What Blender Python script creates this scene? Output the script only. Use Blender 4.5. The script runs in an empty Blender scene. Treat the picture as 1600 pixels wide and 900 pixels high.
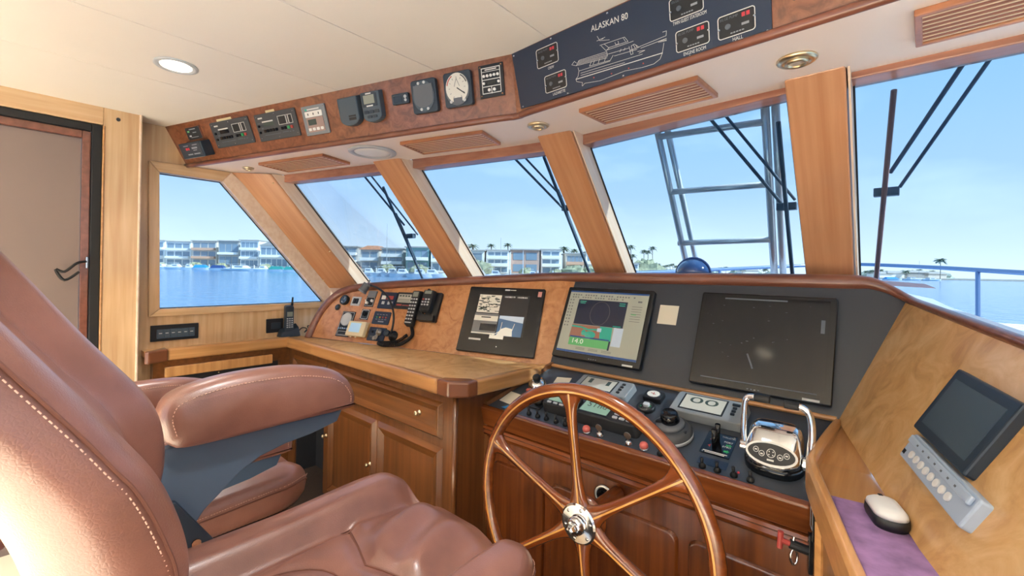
import bpy, math, random
from mathutils import Vector, Matrix
random.seed(7)
PI = math.pi
SC = bpy.context.scene
COL = SC.collection

# ------------------------------------------------------------------ camera
YAW, ROLL = math.radians(41.0), 0.0185
VIEW = Vector((-math.sin(YAW), math.cos(YAW), 0)); RIGHT = Vector((math.cos(YAW), math.sin(YAW), 0)); UP = Vector((0, 0, 1))
cam_d = bpy.data.cameras.new('camera'); cam = bpy.data.objects.new('camera', cam_d); COL.objects.link(cam)
cam_d.sensor_width = 36; cam_d.lens = 690.0 / 1600 * 36; cam_d.shift_y = -29.0 / 1600
cam_d.clip_start = 0.01; cam_d.clip_end = 6000
cx_ = RIGHT * math.cos(ROLL) + UP * math.sin(ROLL); cy_ = UP * math.cos(ROLL) - RIGHT * math.sin(ROLL); cz_ = -VIEW
cam.matrix_world = Matrix(((cx_.x, cy_.x, cz_.x, 0), (cx_.y, cy_.y, cz_.y, 0), (cx_.z, cy_.z, cz_.z, 0), (0, 0, 0, 1)))
SC.camera = cam

# ------------------------------------------------------------------ exposure, sky, sun
SC.view_settings.view_transform = 'Standard'; SC.view_settings.look = 'None'
SC.view_settings.gamma = 1.0; SC.view_settings.use_curve_mapping = False
SC.view_settings.exposure = 0.08
GLASS_T = 0.55          # light transmission of the tinted cabin glass
SKY = 2.3
SUN = 10.5
LAMP_W = (55.0, 640.0)   # front row, added fill rows

def lin(c):
    if isinstance(c, str):
        c = c.lstrip('#'); c = [int(c[i:i + 2], 16) / 255 for i in (0, 2, 4)]
    return [x / 12.92 if x <= 0.04045 else ((x + 0.055) / 1.055) ** 2.4 for x in c]

def rgba(c): return (*lin(c), 1)

W = bpy.data.worlds.new('sky'); SC.world = W; W.use_nodes = True
nt = W.node_tree; nt.nodes.clear()
N = nt.nodes.new; LK = nt.links.new
out = N('ShaderNodeOutputWorld'); bg = N('ShaderNodeBackground'); tc = N('ShaderNodeTexCoord'); sx = N('ShaderNodeSeparateXYZ')
cr = N('ShaderNodeValToRGB'); LK(tc.outputs['Generated'], sx.inputs[0]); LK(sx.outputs['Z'], cr.inputs[0])
e = cr.color_ramp.elements
e[0].position = 0.0; e[0].color = rgba('#fbf6f0')
e[1].position = 1.0; e[1].color = rgba('#9ab8cf')
for p, c in ((0.06, '#e2e5e8'), (0.16, '#bccde0'), (0.32, '#a4c2dc'), (0.6, '#a2c0d8')):
    q = cr.color_ramp.elements.new(p); q.color = rgba(c)
nz = N('ShaderNodeTexNoise'); nz.inputs['Scale'].default_value = 3.0; nz.inputs['Detail'].default_value = 6
mp = N('ShaderNodeMapping'); mp.inputs['Scale'].default_value = (1, 1, 3.2); LK(tc.outputs['Generated'], mp.inputs[0]); LK(mp.outputs[0], nz.inputs['Vector'])
c2 = N('ShaderNodeValToRGB'); c2.color_ramp.elements[0].position = 0.5; c2.color_ramp.elements[1].position = 0.78
c2.color_ramp.elements[1].color = (0.5, 0.5, 0.5, 1); LK(nz.outputs['Fac'], c2.inputs[0])
mx = N('ShaderNodeMixRGB'); LK(c2.outputs[0], mx.inputs[0]); LK(cr.outputs[0], mx.inputs[1]); mx.inputs[2].default_value = rgba('#f4f8fc')
LK(mx.outputs[0], bg.inputs[0]); bg.inputs[1].default_value = SKY; LK(bg.outputs[0], out.inputs[0])

sun_d = bpy.data.lights.new('sun', 'SUN'); sun_d.energy = SUN; sun_d.angle = 0.012; sun_d.color = (1.0, 0.90, 0.76)
sun = bpy.data.objects.new('sun', sun_d); COL.objects.link(sun)
SUN_DIR = Vector((0.74, 0.20, 0.62)).normalized()      # towards the sun: starboard and ahead
sun.rotation_euler = (-SUN_DIR).to_track_quat('-Z', 'Y').to_euler()

# ------------------------------------------------------------------ materials
MATS = {}
def _new(name):
    m = bpy.data.materials.new(name); m.use_nodes = True
    t = m.node_tree; b = t.nodes['Principled BSDF']; MATS[name] = m
    return m, t, b

def plain(name, c, rough=0.5, metal=0.0, coat=0.0, emit=0.0, bump=0.0, bscale=200.0, var=0.0, vscale=6.0, spec=None):
    m, t, b = _new(name)
    b.inputs['Base Color'].default_value = rgba(c); b.inputs['Roughness'].default_value = rough; b.inputs['Metallic'].default_value = metal
    b.inputs['Coat Weight'].default_value = coat
    if spec is not None: b.inputs['Specular IOR Level'].default_value = spec
    if emit:
        b.inputs['Emission Color'].default_value = rgba(c); b.inputs['Emission Strength'].default_value = emit
    tcn = t.nodes.new('ShaderNodeTexCoord')
    if var:
        n = t.nodes.new('ShaderNodeTexNoise'); n.inputs['Scale'].default_value = vscale; n.inputs['Detail'].default_value = 5
        t.links.new(tcn.outputs['Object'], n.inputs['Vector'])
        h = t.nodes.new('ShaderNodeHueSaturation'); mr = t.nodes.new('ShaderNodeMapRange')
        mr.inputs['From Min'].default_value = .3; mr.inputs['From Max'].default_value = .7
        mr.inputs['To Min'].default_value = 1 - var; mr.inputs['To Max'].default_value = 1 + var
        t.links.new(n.outputs['Fac'], mr.inputs[0]); t.links.new(mr.outputs[0], h.inputs['Value']); h.inputs['Color'].default_value = rgba(c)
        t.links.new(h.outputs[0], b.inputs['Base Color'])
    if bump:
        n2 = t.nodes.new('ShaderNodeTexNoise'); n2.inputs['Scale'].default_value = bscale; n2.inputs['Detail'].default_value = 3
        t.links.new(tcn.outputs['Object'], n2.inputs['Vector'])
        bp = t.nodes.new('ShaderNodeBump'); bp.inputs['Strength'].default_value = bump; bp.inputs['Distance'].default_value = 0.002
        t.links.new(n2.outputs['Fac'], bp.inputs['Height']); t.links.new(bp.outputs[0], b.inputs['Normal'])
    return m

def wood(name, c1, c2, axis='Z', rough=0.3, coat=0.3, scale=1.0, blotch=0.25, warp=0.15, rot=0.0):
    """grain running along the given axis"""
    m, t, b = _new(name)
    tcn = t.nodes.new('ShaderNodeTexCoord'); mp = t.nodes.new('ShaderNodeMapping')
    s = {'X': (1.2, 26, 26), 'Y': (26, 1.2, 26), 'Z': (26, 26, 1.2)}[axis]
    mp.inputs['Scale'].default_value = [v * scale for v in s]
    mr0 = t.nodes.new('ShaderNodeMapping'); mr0.inputs['Rotation'].default_value = (rot, 0, 0)
    t.links.new(tcn.outputs['Object'], mr0.inputs[0]); t.links.new(mr0.outputs[0], mp.inputs[0])
    n = t.nodes.new('ShaderNodeTexNoise'); n.inputs['Scale'].default_value = 1.6; n.inputs['Detail'].default_value = 7; n.inputs['Distortion'].default_value = warp
    t.links.new(mp.outputs[0], n.inputs['Vector'])
    r = t.nodes.new('ShaderNodeValToRGB'); r.color_ramp.elements[0].position = .32; r.color_ramp.elements[1].position = .70
    r.color_ramp.elements[0].color = rgba(c1); r.color_ramp.elements[1].color = rgba(c2)
    t.links.new(n.outputs['Fac'], r.inputs[0])
    n2 = t.nodes.new('ShaderNodeTexNoise'); n2.inputs['Scale'].default_value = 2.2; n2.inputs['Detail'].default_value = 2
    t.links.new(tcn.outputs['Object'], n2.inputs['Vector'])
    mr = t.nodes.new('ShaderNodeMapRange'); mr.inputs['From Min'].default_value = .3; mr.inputs['From Max'].default_value = .7
    mr.inputs['To Min'].default_value = 1 - blotch; mr.inputs['To Max'].default_value = 1 + blotch * .5
    t.links.new(n2.outputs['Fac'], mr.inputs[0])
    h = t.nodes.new('ShaderNodeHueSaturation'); t.links.new(r.outputs[0], h.inputs['Color']); t.links.new(mr.outputs[0], h.inputs['Value'])
    t.links.new(h.outputs[0], b.inputs['Base Color'])
    b.inputs['Roughness'].default_value = rough; b.inputs['Coat Weight'].default_value = coat; b.inputs['Coat Roughness'].default_value = 0.12
    bp = t.nodes.new('ShaderNodeBump'); bp.inputs['Strength'].default_value = .06; bp.inputs['Distance'].default_value = .001
    t.links.new(n.outputs['Fac'], bp.inputs['Height']); t.links.new(bp.outputs[0], b.inputs['Normal'])
    return m

def burl(name, c1, c2, c3, scale=14, rough=0.3, coat=0.4):
    m, t, b = _new(name)
    tcn = t.nodes.new('ShaderNodeTexCoord')
    n = t.nodes.new('ShaderNodeTexNoise'); n.inputs['Scale'].default_value = scale; n.inputs['Detail'].default_value = 9; n.inputs['Roughness'].default_value = .62; n.inputs['Distortion'].default_value = 1.3
    t.links.new(tcn.outputs['Object'], n.inputs['Vector'])
    r = t.nodes.new('ShaderNodeValToRGB'); r.color_ramp.elements[0].position = .33; r.color_ramp.elements[1].position = .68
    r.color_ramp.elements[0].color = rgba(c1); r.color_ramp.elements[1].color = rgba(c3)
    q = r.color_ramp.elements.new(.48); q.color = rgba(c2)
    t.links.new(n.outputs['Fac'], r.inputs[0]); t.links.new(r.outputs[0], b.inputs['Base Color'])
    b.inputs['Roughness'].default_value = rough; b.inputs['Coat Weight'].default_value = coat; b.inputs['Coat Roughness'].default_value = .15
    return m

def leather(name, c, c2):
    m, t, b = _new(name)
    tcn = t.nodes.new('ShaderNodeTexCoord')
    v = t.nodes.new('ShaderNodeTexVoronoi'); v.inputs['Scale'].default_value = 210; v.feature = 'DISTANCE_TO_EDGE'
    n = t.nodes.new('ShaderNodeTexNoise'); n.inputs['Scale'].default_value = 8; n.inputs['Detail'].default_value = 6
    t.links.new(tcn.outputs['Object'], v.inputs['Vector']); t.links.new(tcn.outputs['Object'], n.inputs['Vector'])
    r = t.nodes.new('ShaderNodeValToRGB'); r.color_ramp.elements[0].position = .35; r.color_ramp.elements[1].position = .7
    r.color_ramp.elements[0].color = rgba(c2); r.color_ramp.elements[1].color = rgba(c)
    t.links.new(n.outputs['Fac'], r.inputs[0]); t.links.new(r.outputs[0], b.inputs['Base Color'])
    b.inputs['Roughness'].default_value = .36; b.inputs['Specular IOR Level'].default_value = .7; b.inputs['Coat Weight'].default_value = .5; b.inputs['Coat Roughness'].default_value = .26; b.inputs['Coat Tint'].default_value = (.93, .95, 1, 1)
    bp = t.nodes.new('ShaderNodeBump'); bp.inputs['Strength'].default_value = .14; bp.inputs['Distance'].default_value = .0015
    mr = t.nodes.new('ShaderNodeMapRange'); mr.inputs['From Max'].default_value = .25
    t.links.new(v.outputs['Distance'], mr.inputs[0])
    n3 = t.nodes.new('ShaderNodeTexNoise'); n3.inputs['Scale'].default_value = 34; n3.inputs['Detail'].default_value = 3
    t.links.new(tcn.outputs['Object'], n3.inputs['Vector'])
    ad = t.nodes.new('ShaderNodeMath'); ad.operation = 'ADD'; t.links.new(mr.outputs[0], ad.inputs[0]); ml3 = t.nodes.new('ShaderNodeMath'); ml3.operation = 'MULTIPLY'; ml3.inputs[1].default_value = .35; t.links.new(n3.outputs['Fac'], ml3.inputs[0]); t.links.new(ml3.outputs[0], ad.inputs[1])
    t.links.new(ad.outputs[0], bp.inputs['Height']); t.links.new(bp.outputs[0], b.inputs['Normal'])
    return m

def pane(name, tr, tint=(1, 1, 1)):
    """thin clear sheet: straight-through light plus a fresnel reflection"""
    m = bpy.data.materials.new(name); m.use_nodes = True; t = m.node_tree; t.nodes.clear(); MATS[name] = m
    o = t.nodes.new('ShaderNodeOutputMaterial'); tp = t.nodes.new('ShaderNodeBsdfTransparent'); g = t.nodes.new('ShaderNodeBsdfGlossy')
    tp.inputs[0].default_value = (tr * tint[0], tr * tint[1], tr * tint[2], 1); g.inputs['Roughness'].default_value = 0.0
    f = t.nodes.new('ShaderNodeFresnel'); f.inputs[0].default_value = 1.35; mxs = t.nodes.new('ShaderNodeMixShader')
    mlt = t.nodes.new('ShaderNodeMath'); mlt.operation = 'MULTIPLY'; mlt.inputs[1].default_value = .3
    t.links.new(f.outputs[0], mlt.inputs[0]); t.links.new(mlt.outputs[0], mxs.inputs[0])
    t.links.new(tp.outputs[0], mxs.inputs[1]); t.links.new(g.outputs[0], mxs.inputs[2]); t.links.new(mxs.outputs[0], o.inputs[0])
    return m

wood('teak_light', '#cba275', '#e0bf94', 'Z'); wood('teak_lit_x', '#cda476', '#e2c197', 'X'); wood('teak_lit_y', '#cba275', '#e0bf94', 'Y')  # same teak as the console, its brighter light put into the colour
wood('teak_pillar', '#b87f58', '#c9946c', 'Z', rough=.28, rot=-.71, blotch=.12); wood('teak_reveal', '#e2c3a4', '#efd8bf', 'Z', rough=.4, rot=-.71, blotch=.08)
wood('teak_x', '#a87444', '#c8935c', 'X'); wood('teak_y', '#b07c48', '#d09c64', 'Y')
wood('teak_dark', '#562810', '#723b17', 'Z', rough=.25, coat=.5); wood('teak_shaded_y', '#562810', '#723b17', 'Y', rough=.25, coat=.5); wood('teak_shaded_x', '#673416', '#854822', 'X', rough=.25, coat=.5)  # same teak as the wall, the console's shade put into the colour
wood('teak_cab', '#5e381d', '#7c4c28', 'Z', rough=.28, coat=.4); wood('teak_cab_x', '#643c1c', '#825028', 'X', rough=.28, coat=.4)
wood('mahogany', '#6e4030', '#8a5542', 'X', rough=.3, coat=.35); wood('wheel_wood', '#6a3214', '#8d4a20', 'X', rough=.15, coat=.9)
plain('holly', '#d79a4c', .25, coat=.6); plain('chamfer_wood', '#7a4a30', .3, coat=.4)
wood('band_wood', '#96604a', '#b27c62', 'X', rough=.35)
burl('burl_red', '#633a26', '#7c4a31', '#8e5a3e', 22); burl('burl_top', '#c39260', '#d6a970', '#e4bd8a', 9, rough=.42, coat=.2)
burl('burl_dash', '#a5693c', '#bb7f4e', '#c99060', 16); burl('burl_gold', '#b98a55', '#d0a268', '#e0b984', 9)
plain('ceiling_white', '#f0ece3', .55, var=.02, vscale=2); plain('soffit_white', '#f4e6dc', .45, bump=.1, bscale=120)
leather('leather', '#946556', '#7f5446'); plain('sticker_pink', '#cf9388', .5); plain('stitch', '#d9ad98', .6); plain('seam', '#6f4436', .6)
plain('steel_blue', '#4c6076', .45); plain('black', '#17191c', .45); plain('black_gloss', '#101216', .12); plain('black_matte', '#232528', .7)
plain('rubber', '#0f1012', .6); plain('panel_navy', '#1a2a42', .38, bump=.15, bscale=500); plain('panel_charcoal', '#323943', .42, bump=.1, bscale=400)
plain('console_black', '#3a4048', .33, bump=.06, bscale=400); plain('dark_slate', '#26333f', .4); plain('slate', '#42515c', .4); plain('dark_grey', '#3d4145', .45)
plain('grey', '#7d8388', .45); plain('mid_grey', '#5b6066', .4); plain('light_grey', '#b9bdc0', .45); plain('white', '#ecebe6', .4); plain('print_white', '#d4d4d0', .6)
plain('print_grey', '#8d9299', .6); plain('print_dim', '#565d66', .6)
plain('cream', '#e6d7b2', .5); plain('paper', '#e4dcc6', .7); plain('tape', '#d8c79a', .7); plain('blue_card', '#2d86c4', .5)
plain('chrome', '#e6e8ea', .08, 1.0); plain('steel', '#c4c6c8', .2, 1.0); plain('brass', '#e6d4ae', .3, 1.0); plain('copper', '#b98a68', .25, 1.0)
plain('red', '#a8403a', .4); plain('duct_dark', '#40200f', .7); wood('slat_lit', '#e6c39c', '#f0d3b0', 'X', rough=.4); wood('vent_wood', '#a86a48', '#bd8058', 'X', rough=.4); plain('red_soft', '#c9645a', .35, emit=.05); plain('green', '#2f9a5c', .4); plain('lcd_grey', '#8b9186', .25); plain('lcd_pale', '#b9b8ad', .25)
plain('lcd_green', '#8fb39f', .25, emit=.12); plain('lcd_blue', '#a9cdea', .25, emit=.2); plain('lcd_ink', '#3c4a44', .5); plain('gauge_face', '#d8d6cc', .35); plain('gauge_blue', '#7fa3cc', .3)
plain('red_led', '#b8323c', .4, emit=.15); plain('lamp_glow', '#fff3da', .5, emit=3.5); plain('lens_dim', '#b3ada2', .2)
plain('key_metal', '#b9b4a8', .3, 1.0); plain('taupe', '#a08880', .45); plain('door_grey', '#7d6d66', .5); wood('slat_shaded', '#824a36', '#96583f', 'X', rough=.5)
plain('scr_bezel', '#101318', .2); plain('scr_off', '#0b0f18', .09, var=.3, vscale=30); plain('scr_grey', '#a9ab9b', .3, emit=.22); plain('scr_navy', '#1a2540', .3, emit=.10)
plain('scr_blue', '#1f4a86', .3, emit=.2); plain('scr_brown', '#9a6a58', .3, emit=.2); plain('scr_teal', '#2aa791', .3, emit=.22); plain('scr_green', '#5fae6c', .3, emit=.25)
plain('scr_white', '#dfe0da', .3, emit=.3); plain('scr_dark', '#2c2c2e', .25, emit=.05); plain('scr_sea', '#46688c', .3, emit=.15); plain('scr_sky', '#b9c7d4', .3, emit=.25); plain('scr_mid', '#6f6f6e', .3, emit=.15); plain('scr_pale', '#d3cdbd', .3, emit=.25)
plain('scr_ink', '#24301f', .4); plain('pad_purple', '#8a6a94', .8, var=.35, vscale=22); plain('pad_edge', '#8b8a86', .8)
plain('hull_white', '#e9ecee', .3); plain('deck', '#cfdcec', .35); plain('navy_cover', '#23457e', .7); plain('blue_cover', '#2a8fd8', .7); plain('teal_cover', '#2f8f8a', .7)
plain('stucco_white', '#fbf9f5', .8); plain('stucco_warm', '#e6dccf', .8); plain('stucco_grey', '#c3c0bb', .8); plain('stucco_brick', '#c9a898', .8); plain('stucco_teal', '#93b7b4', .8); plain('stucco_orange', '#dfb296', .8); plain('roof_red', '#c98a66', .8); plain('roof_grey', '#b0ada8', .8)
plain('house_glass', '#7f96a8', .12, spec=.8); plain('dock_wood', '#9a948a', .8); plain('trunk', '#a39480', .9); plain('frond', '#96a08c', .8, var=.2, vscale=2); plain('shrub', '#a3a688', .9, var=.3, vscale=1); plain('shrub_pink', '#a97c74', .9, var=.3, vscale=1); plain('seawall', '#b5ada1', .9, var=.1, vscale=.3)
plain('wiper_red', '#a9786e', .4); plain('wiper_dark', '#5a6a7a', .4); plain('ladder_steel', '#eceef0', .24, .35); plain('dome_blue', '#2b4f86', .06, coat=1.0); plain('rail_blue', '#7d93b8', .25, .6); plain('bounce_sole', '#d8c8ac', .6); plain('carpet', '#34281f', .95, var=.15, vscale=60)
plain('tree_far', '#b2bbb0', .9, var=.3, vscale=.2)  # distance haze greyed into the colour, as in the shrubs
pane('glass_tinted', GLASS_T ** .5, (.82, .955, 1.08)); pane('glass_screen', .97); plain('light_grey_blue', '#a9b9cc', .45)

def water():
    m, t, b = _new('water')
    tcn = t.nodes.new('ShaderNodeTexCoord'); mp = t.nodes.new('ShaderNodeMapping'); mp.inputs['Scale'].default_value = (.8, .8, 1)
    t.links.new(tcn.outputs['Object'], mp.inputs[0])
    n = t.nodes.new('ShaderNodeTexNoise'); n.inputs['Scale'].default_value = 1.0; n.inputs['Detail'].default_value = 6
    t.links.new(mp.outputs[0], n.inputs['Vector'])
    bp = t.nodes.new('ShaderNodeBump'); bp.inputs['Strength'].default_value = .55; bp.inputs['Distance'].default_value = .35
    t.links.new(n.outputs['Fac'], bp.inputs['Height']); t.links.new(bp.outputs[0], b.inputs['Normal'])
    b.inputs['Base Color'].default_value = rgba('#5f93bd'); b.inputs['Roughness'].default_value = .12; b.inputs['IOR'].default_value = 1.33
water()

# ------------------------------------------------------------------ mesh helpers
def merge(parts):
    V, F = [], []
    for v, f in parts:
        o = len(V); V += [tuple(p) for p in v]; F += [tuple(i + o for i in q) for q in f]
    return V, F

def obj(name, geo, mat, parent=None, smooth=False, bevel=0.0, seg=2, M=None, kind=None, subsurf=0):
    v, f = geo
    me = bpy.data.meshes.new(name); me.from_pydata([tuple(p) for p in v], [], [tuple(q) for q in f]); me.validate(); me.update()
    me.materials.append(MATS[mat] if isinstance(mat, str) else mat)
    if smooth:
        for p in me.polygons: p.use_smooth = True
    o = bpy.data.objects.new(name, me); COL.objects.link(o)
    if M is not None: o.matrix_world = M
    if parent is not None: o.parent = parent
    if bevel:
        b = o.modifiers.new('bevel', 'BEVEL'); b.width = bevel; b.segments = seg; b.limit_method = 'ANGLE'; b.angle_limit = math.radians(40)
    if subsurf:
        s = o.modifiers.new('subsurf', 'SUBSURF'); s.levels = subsurf; s.render_levels = subsurf
    if kind: o['kind'] = kind
    return o

def tag(o, label=None, cat=None, group=None, kind=None):
    if label: o['label'] = label
    if cat: o['category'] = cat
    if group: o['group'] = group
    if kind: o['kind'] = kind
    return o

def thing(name, label, cat, M=None, group=None):
    o = bpy.data.objects.new(name, None); o.empty_display_size = .05; COL.objects.link(o)
    if M is not None: o.matrix_world = M
    return tag(o, label, cat, group)

def struct(name, label, M=None):
    o = bpy.data.objects.new(name, None); o.empty_display_size = .05; COL.objects.link(o)
    if M is not None: o.matrix_world = M
    return tag(o, label, None, None, 'structure')

def rrect(w, h, r, n=5, cx=0, cy=0):
    if r <= 0: return [(cx - w / 2, cy - h / 2), (cx + w / 2, cy - h / 2), (cx + w / 2, cy + h / 2), (cx - w / 2, cy + h / 2)]
    r = min(r, w / 2 - 1e-5, h / 2 - 1e-5); P = []
    for qx, qy, a0 in ((1, -1, -90), (1, 1, 0), (-1, 1, 90), (-1, -1, 180)):
        for i in range(n + 1):
            a = math.radians(a0 + 90 * i / n); P.append((cx + qx * (w / 2 - r) + r * math.cos(a), cy + qy * (h / 2 - r) + r * math.sin(a)))
    return P

def prism(pts, z0, d, scale2=None):
    n = len(pts); c = (sum(p[0] for p in pts) / n, sum(p[1] for p in pts) / n); s = scale2 or 1
    v = [(p[0], p[1], z0) for p in pts] + [(c[0] + (p[0] - c[0]) * s, c[1] + (p[1] - c[1]) * s, z0 + d) for p in pts]
    f = [tuple(range(n - 1, -1, -1)), tuple(range(n, 2 * n))] + [(i, (i + 1) % n, n + (i + 1) % n, n + i) for i in range(n)]
    return v, f

def box(cx, cy, z0, w, h, d, r=0, scale2=None): return prism(rrect(w, h, r, 5, cx, cy), z0, d, scale2)

def frame(cx, cy, z0, w, h, d, b, r=0):
    """rectangular ring of border b"""
    o = rrect(w, h, r, 4, cx, cy); i = rrect(w - 2 * b, h - 2 * b, max(r - b, .0005) if r else 0, 4, cx, cy); n = len(o)
    v = [(*p, z0) for p in o] + [(*p, z0) for p in i] + [(*p, z0 + d) for p in o] + [(*p, z0 + d) for p in i]; f = []
    for k in range(n):
        j = (k + 1) % n
        f += [(k, j, 2 * n + j, 2 * n + k), (n + j, n + k, 3 * n + k, 3 * n + j), (2 * n + k, 2 * n + j, 3 * n + j, 3 * n + k), (j, k, n + k, n + j)]
    return v, f

def lathe(prof, cx=0, cy=0, n=28, z0=0):
    v, f = [], []
    for r, z in prof:
        for k in range(n):
            a = 2 * PI * k / n; v.append((cx + r * math.cos(a), cy + r * math.sin(a), z0 + z))
    m = len(prof)
    for i in range(m - 1):
        for k in range(n):
            j = (k + 1) % n; f.append((i * n + k, i * n + j, (i + 1) * n + j, (i + 1) * n + k))
    f.append(tuple(range(n - 1, -1, -1))); f.append(tuple((m - 1) * n + k for k in range(n)))
    return v, f

def cyl(cx, cy, z0, r, d, n=24, r2=None): return lathe([(r, 0), (r2 if r2 is not None else r, d)], cx, cy, n, z0)

def dome(cx, cy, z0, r, h, n=20, m=6):
    return lathe([(r * math.cos(PI / 2 * i / m) + 1e-5, h * math.sin(PI / 2 * i / m)) for i in range(m + 1)], cx, cy, n, z0)

def tube(path, r, n=10, closed=False):
    P = [Vector(p) for p in path]; m = len(P); v, f = [], []
    rr = r if isinstance(r, (list, tuple)) else [r] * m
    T = []
    for i in range(m):
        a = P[(i - 1) % m] if (closed or i) else P[i]; b = P[(i + 1) % m] if (closed or i < m - 1) else P[i]
        T.append((b - a).normalized())
    ref = Vector((0, 0, 1)) if abs(T[0].z) < .9 else Vector((1, 0, 0))
    nrm = (ref - T[0] * ref.dot(T[0])).normalized()
    for i in range(m):
        nrm = (nrm - T[i] * nrm.dot(T[i])).normalized(); bn = T[i].cross(nrm)
        for k in range(n):
            a = 2 * PI * k / n; v.append(tuple(P[i] + (nrm * math.cos(a) + bn * math.sin(a)) * rr[i]))
    for i in range(m if closed else m - 1):
        for k in range(n):
            j = (k + 1) % n; i2 = (i + 1) % m; f.append((i * n + k, i * n + j, i2 * n + j, i2 * n + k))
    if not closed: f.append(tuple(range(n - 1, -1, -1))); f.append(tuple((m - 1) * n + k for k in range(n)))
    return v, f

def hexa(lo, hi):
    """two matching quads -> solid"""
    n = len(lo); v = [tuple(p) for p in lo] + [tuple(p) for p in hi]
    return v, [tuple(range(n - 1, -1, -1)), tuple(range(n, 2 * n))] + [(i, (i + 1) % n, n + (i + 1) % n, n + i) for i in range(n)]

def bx(x0, x1, y0, y1, z0, z1):
    return hexa([(x0, y0, z0), (x1, y0, z0), (x1, y1, z0), (x0, y1, z0)], [(x0, y0, z1), (x1, y0, z1), (x1, y1, z1), (x0, y1, z1)])

def slab(q, off):
    o = Vector(off); return hexa([Vector(p) for p in q], [Vector(p) + o for p in q])

def smooth_path(P, k=6):
    P = [Vector(p) for p in P]; R = []
    for i in range(len(P) - 1):
        a = P[max(i - 1, 0)]; b = P[i]; c = P[i + 1]; d = P[min(i + 2, len(P) - 1)]
        for j in range(k):
            t = j / k; R.append(.5 * ((2 * b) + (c - a) * t + (2 * a - 5 * b + 4 * c - d) * t * t + (3 * b - a - 3 * c + d) * t ** 3))
    R.append(P[-1]); return R

def strokes(lines, w, z, d=.0006):
    G = []
    for L in lines:
        for (ax, ay), (bx_, by) in zip(L[:-1], L[1:]):
            l = math.hypot(bx_ - ax, by - ay) or 1e-6; nx, ny = -(by - ay) / l * w / 2, (bx_ - ax) / l * w / 2
            G.append(prism([(ax - nx, ay - ny), (bx_ - nx, by - ny), (bx_ + nx, by + ny), (ax + nx, ay + ny)], z, d))
    return merge(G)

def text(parent, name, mat, s, cx, cy, z, size, width=None, d=.0006, rot=0.0):
    cu = bpy.data.curves.new('t', 'FONT'); cu.body = s; cu.size = size; cu.align_x = 'CENTER'; cu.align_y = 'CENTER'; cu.extrude = d / 2; cu.resolution_u = 3
    t = bpy.data.objects.new('t', cu); COL.objects.link(t); bpy.context.view_layer.update()
    me = bpy.data.meshes.new_from_object(t.evaluated_get(bpy.context.evaluated_depsgraph_get()))
    bpy.data.objects.remove(t); bpy.data.curves.remove(cu)
    xs = [v.co.x for v in me.vertices]; k = width / (max(xs) - min(xs)) if width else 1
    ca, sa = math.cos(rot), math.sin(rot)
    for v in me.vertices:
        x, y = v.co.x * k, v.co.y; v.co.x, v.co.y, v.co.z = cx + x * ca - y * sa, cy + x * sa + y * ca, v.co.z + z
    me.materials.clear(); me.materials.append(MATS[mat]); me.name = name
    o = bpy.data.objects.new(name, me); COL.objects.link(o); o.parent = parent
    return o

def mb(rects, z, d, r=0): return merge([box(a, b, z, w, h, d, r) for a, b, w, h in rects])

# ------------------------------------------------------------------ surfaces of the cabin (bl, br, tr, tl)
V3 = Vector
T66 = math.radians(66); PHI = math.radians(15.55); DZ = .455
upP = V3((-math.sin(PHI) * math.cos(T66), math.cos(PHI) * math.cos(T66), math.sin(T66))) * (DZ / math.sin(T66))
upC = V3((0, DZ / math.tan(T66), DZ))
PT = {
 'fasP': [(-3.12, .69, .568), (-1.13, 1.312, .605), (-1.13, 1.272, .83), (-3.12, .586, .768)],
 'fasC': [(-1.13, 1.312, .605), (.7, 1.205, .605), (.7, 1.165, .83), (-1.13, 1.272, .83)],
 'sofP': [(-3.12, .69, .568), (-1.13, 1.312, .605), (-1.13, 1.72, .605), (-3.12, 1.1, .568)],
 'sofC': [(-1.13, 1.312, .605), (.7, 1.205, .605), (.7, 1.69, .605), (-1.13, 1.72, .605)],
 'dashP': [V3((-2.97, 1.345, -.48)), V3((-1.31, 1.807, -.48)), V3((-1.31, 1.807, -.48)) + upP, V3((-2.97, 1.345, -.48)) + upP],
 'dashC': [V3((-1.31, 1.81, -.48)), V3((-.137, 1.81, -.48)), V3((-.137, 1.81, -.48)) + upC, V3((-1.31, 1.81, -.48)) + upC],
 'con': [(-1.411, 1.437, -.62), (-.165, 1.437, -.62), (-.14, 1.81, -.48), (-1.31, 1.81, -.48)],
 'wall': [(-3.12, .4, -.5), (-3.12, 1.4, -.5), (-3.12, 1.4, .5), (-3.12, .4, .5)],
 'ceil': [(-3.12, -.6, .768), (-1.1, -.6, .83), (-1.1, 1.2, .83), (-3.12, 1.2, .768)],
 'side': [(.066, 1.08, -.52), (-.128, 1.82, -.475), (.034, 1.988, -.08), (.228, 1.248, -.125)],
}
PT = {k: [V3(p) for p in v] for k, v in PT.items()}

def bil(p, s, t):
    a, b, c, d = PT[p]; return a * (1 - s) * (1 - t) + b * s * (1 - t) + c * s * t + d * (1 - s) * t

def FR(p, s, t, flip=False, lift=0.0):
    """matrix of a point on a surface: x along it, y up it, z out of it"""
    o = bil(p, s, t); eu = (bil(p, s + .01, t) - bil(p, s - .01, t)).normalized(); ev = bil(p, s, t + .01) - bil(p, s, t - .01)
    if flip: ev = -ev
    ev = (ev - eu * ev.dot(eu)).normalized(); n = eu.cross(ev); o = o + n * lift
    return Matrix(((eu.x, ev.x, n.x, o.x), (eu.y, ev.y, n.y, o.y), (eu.z, ev.z, n.z, o.z), (0, 0, 0, 1)))

def at(M, x, y, z=0): return M @ V3((x, y, z))

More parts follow.
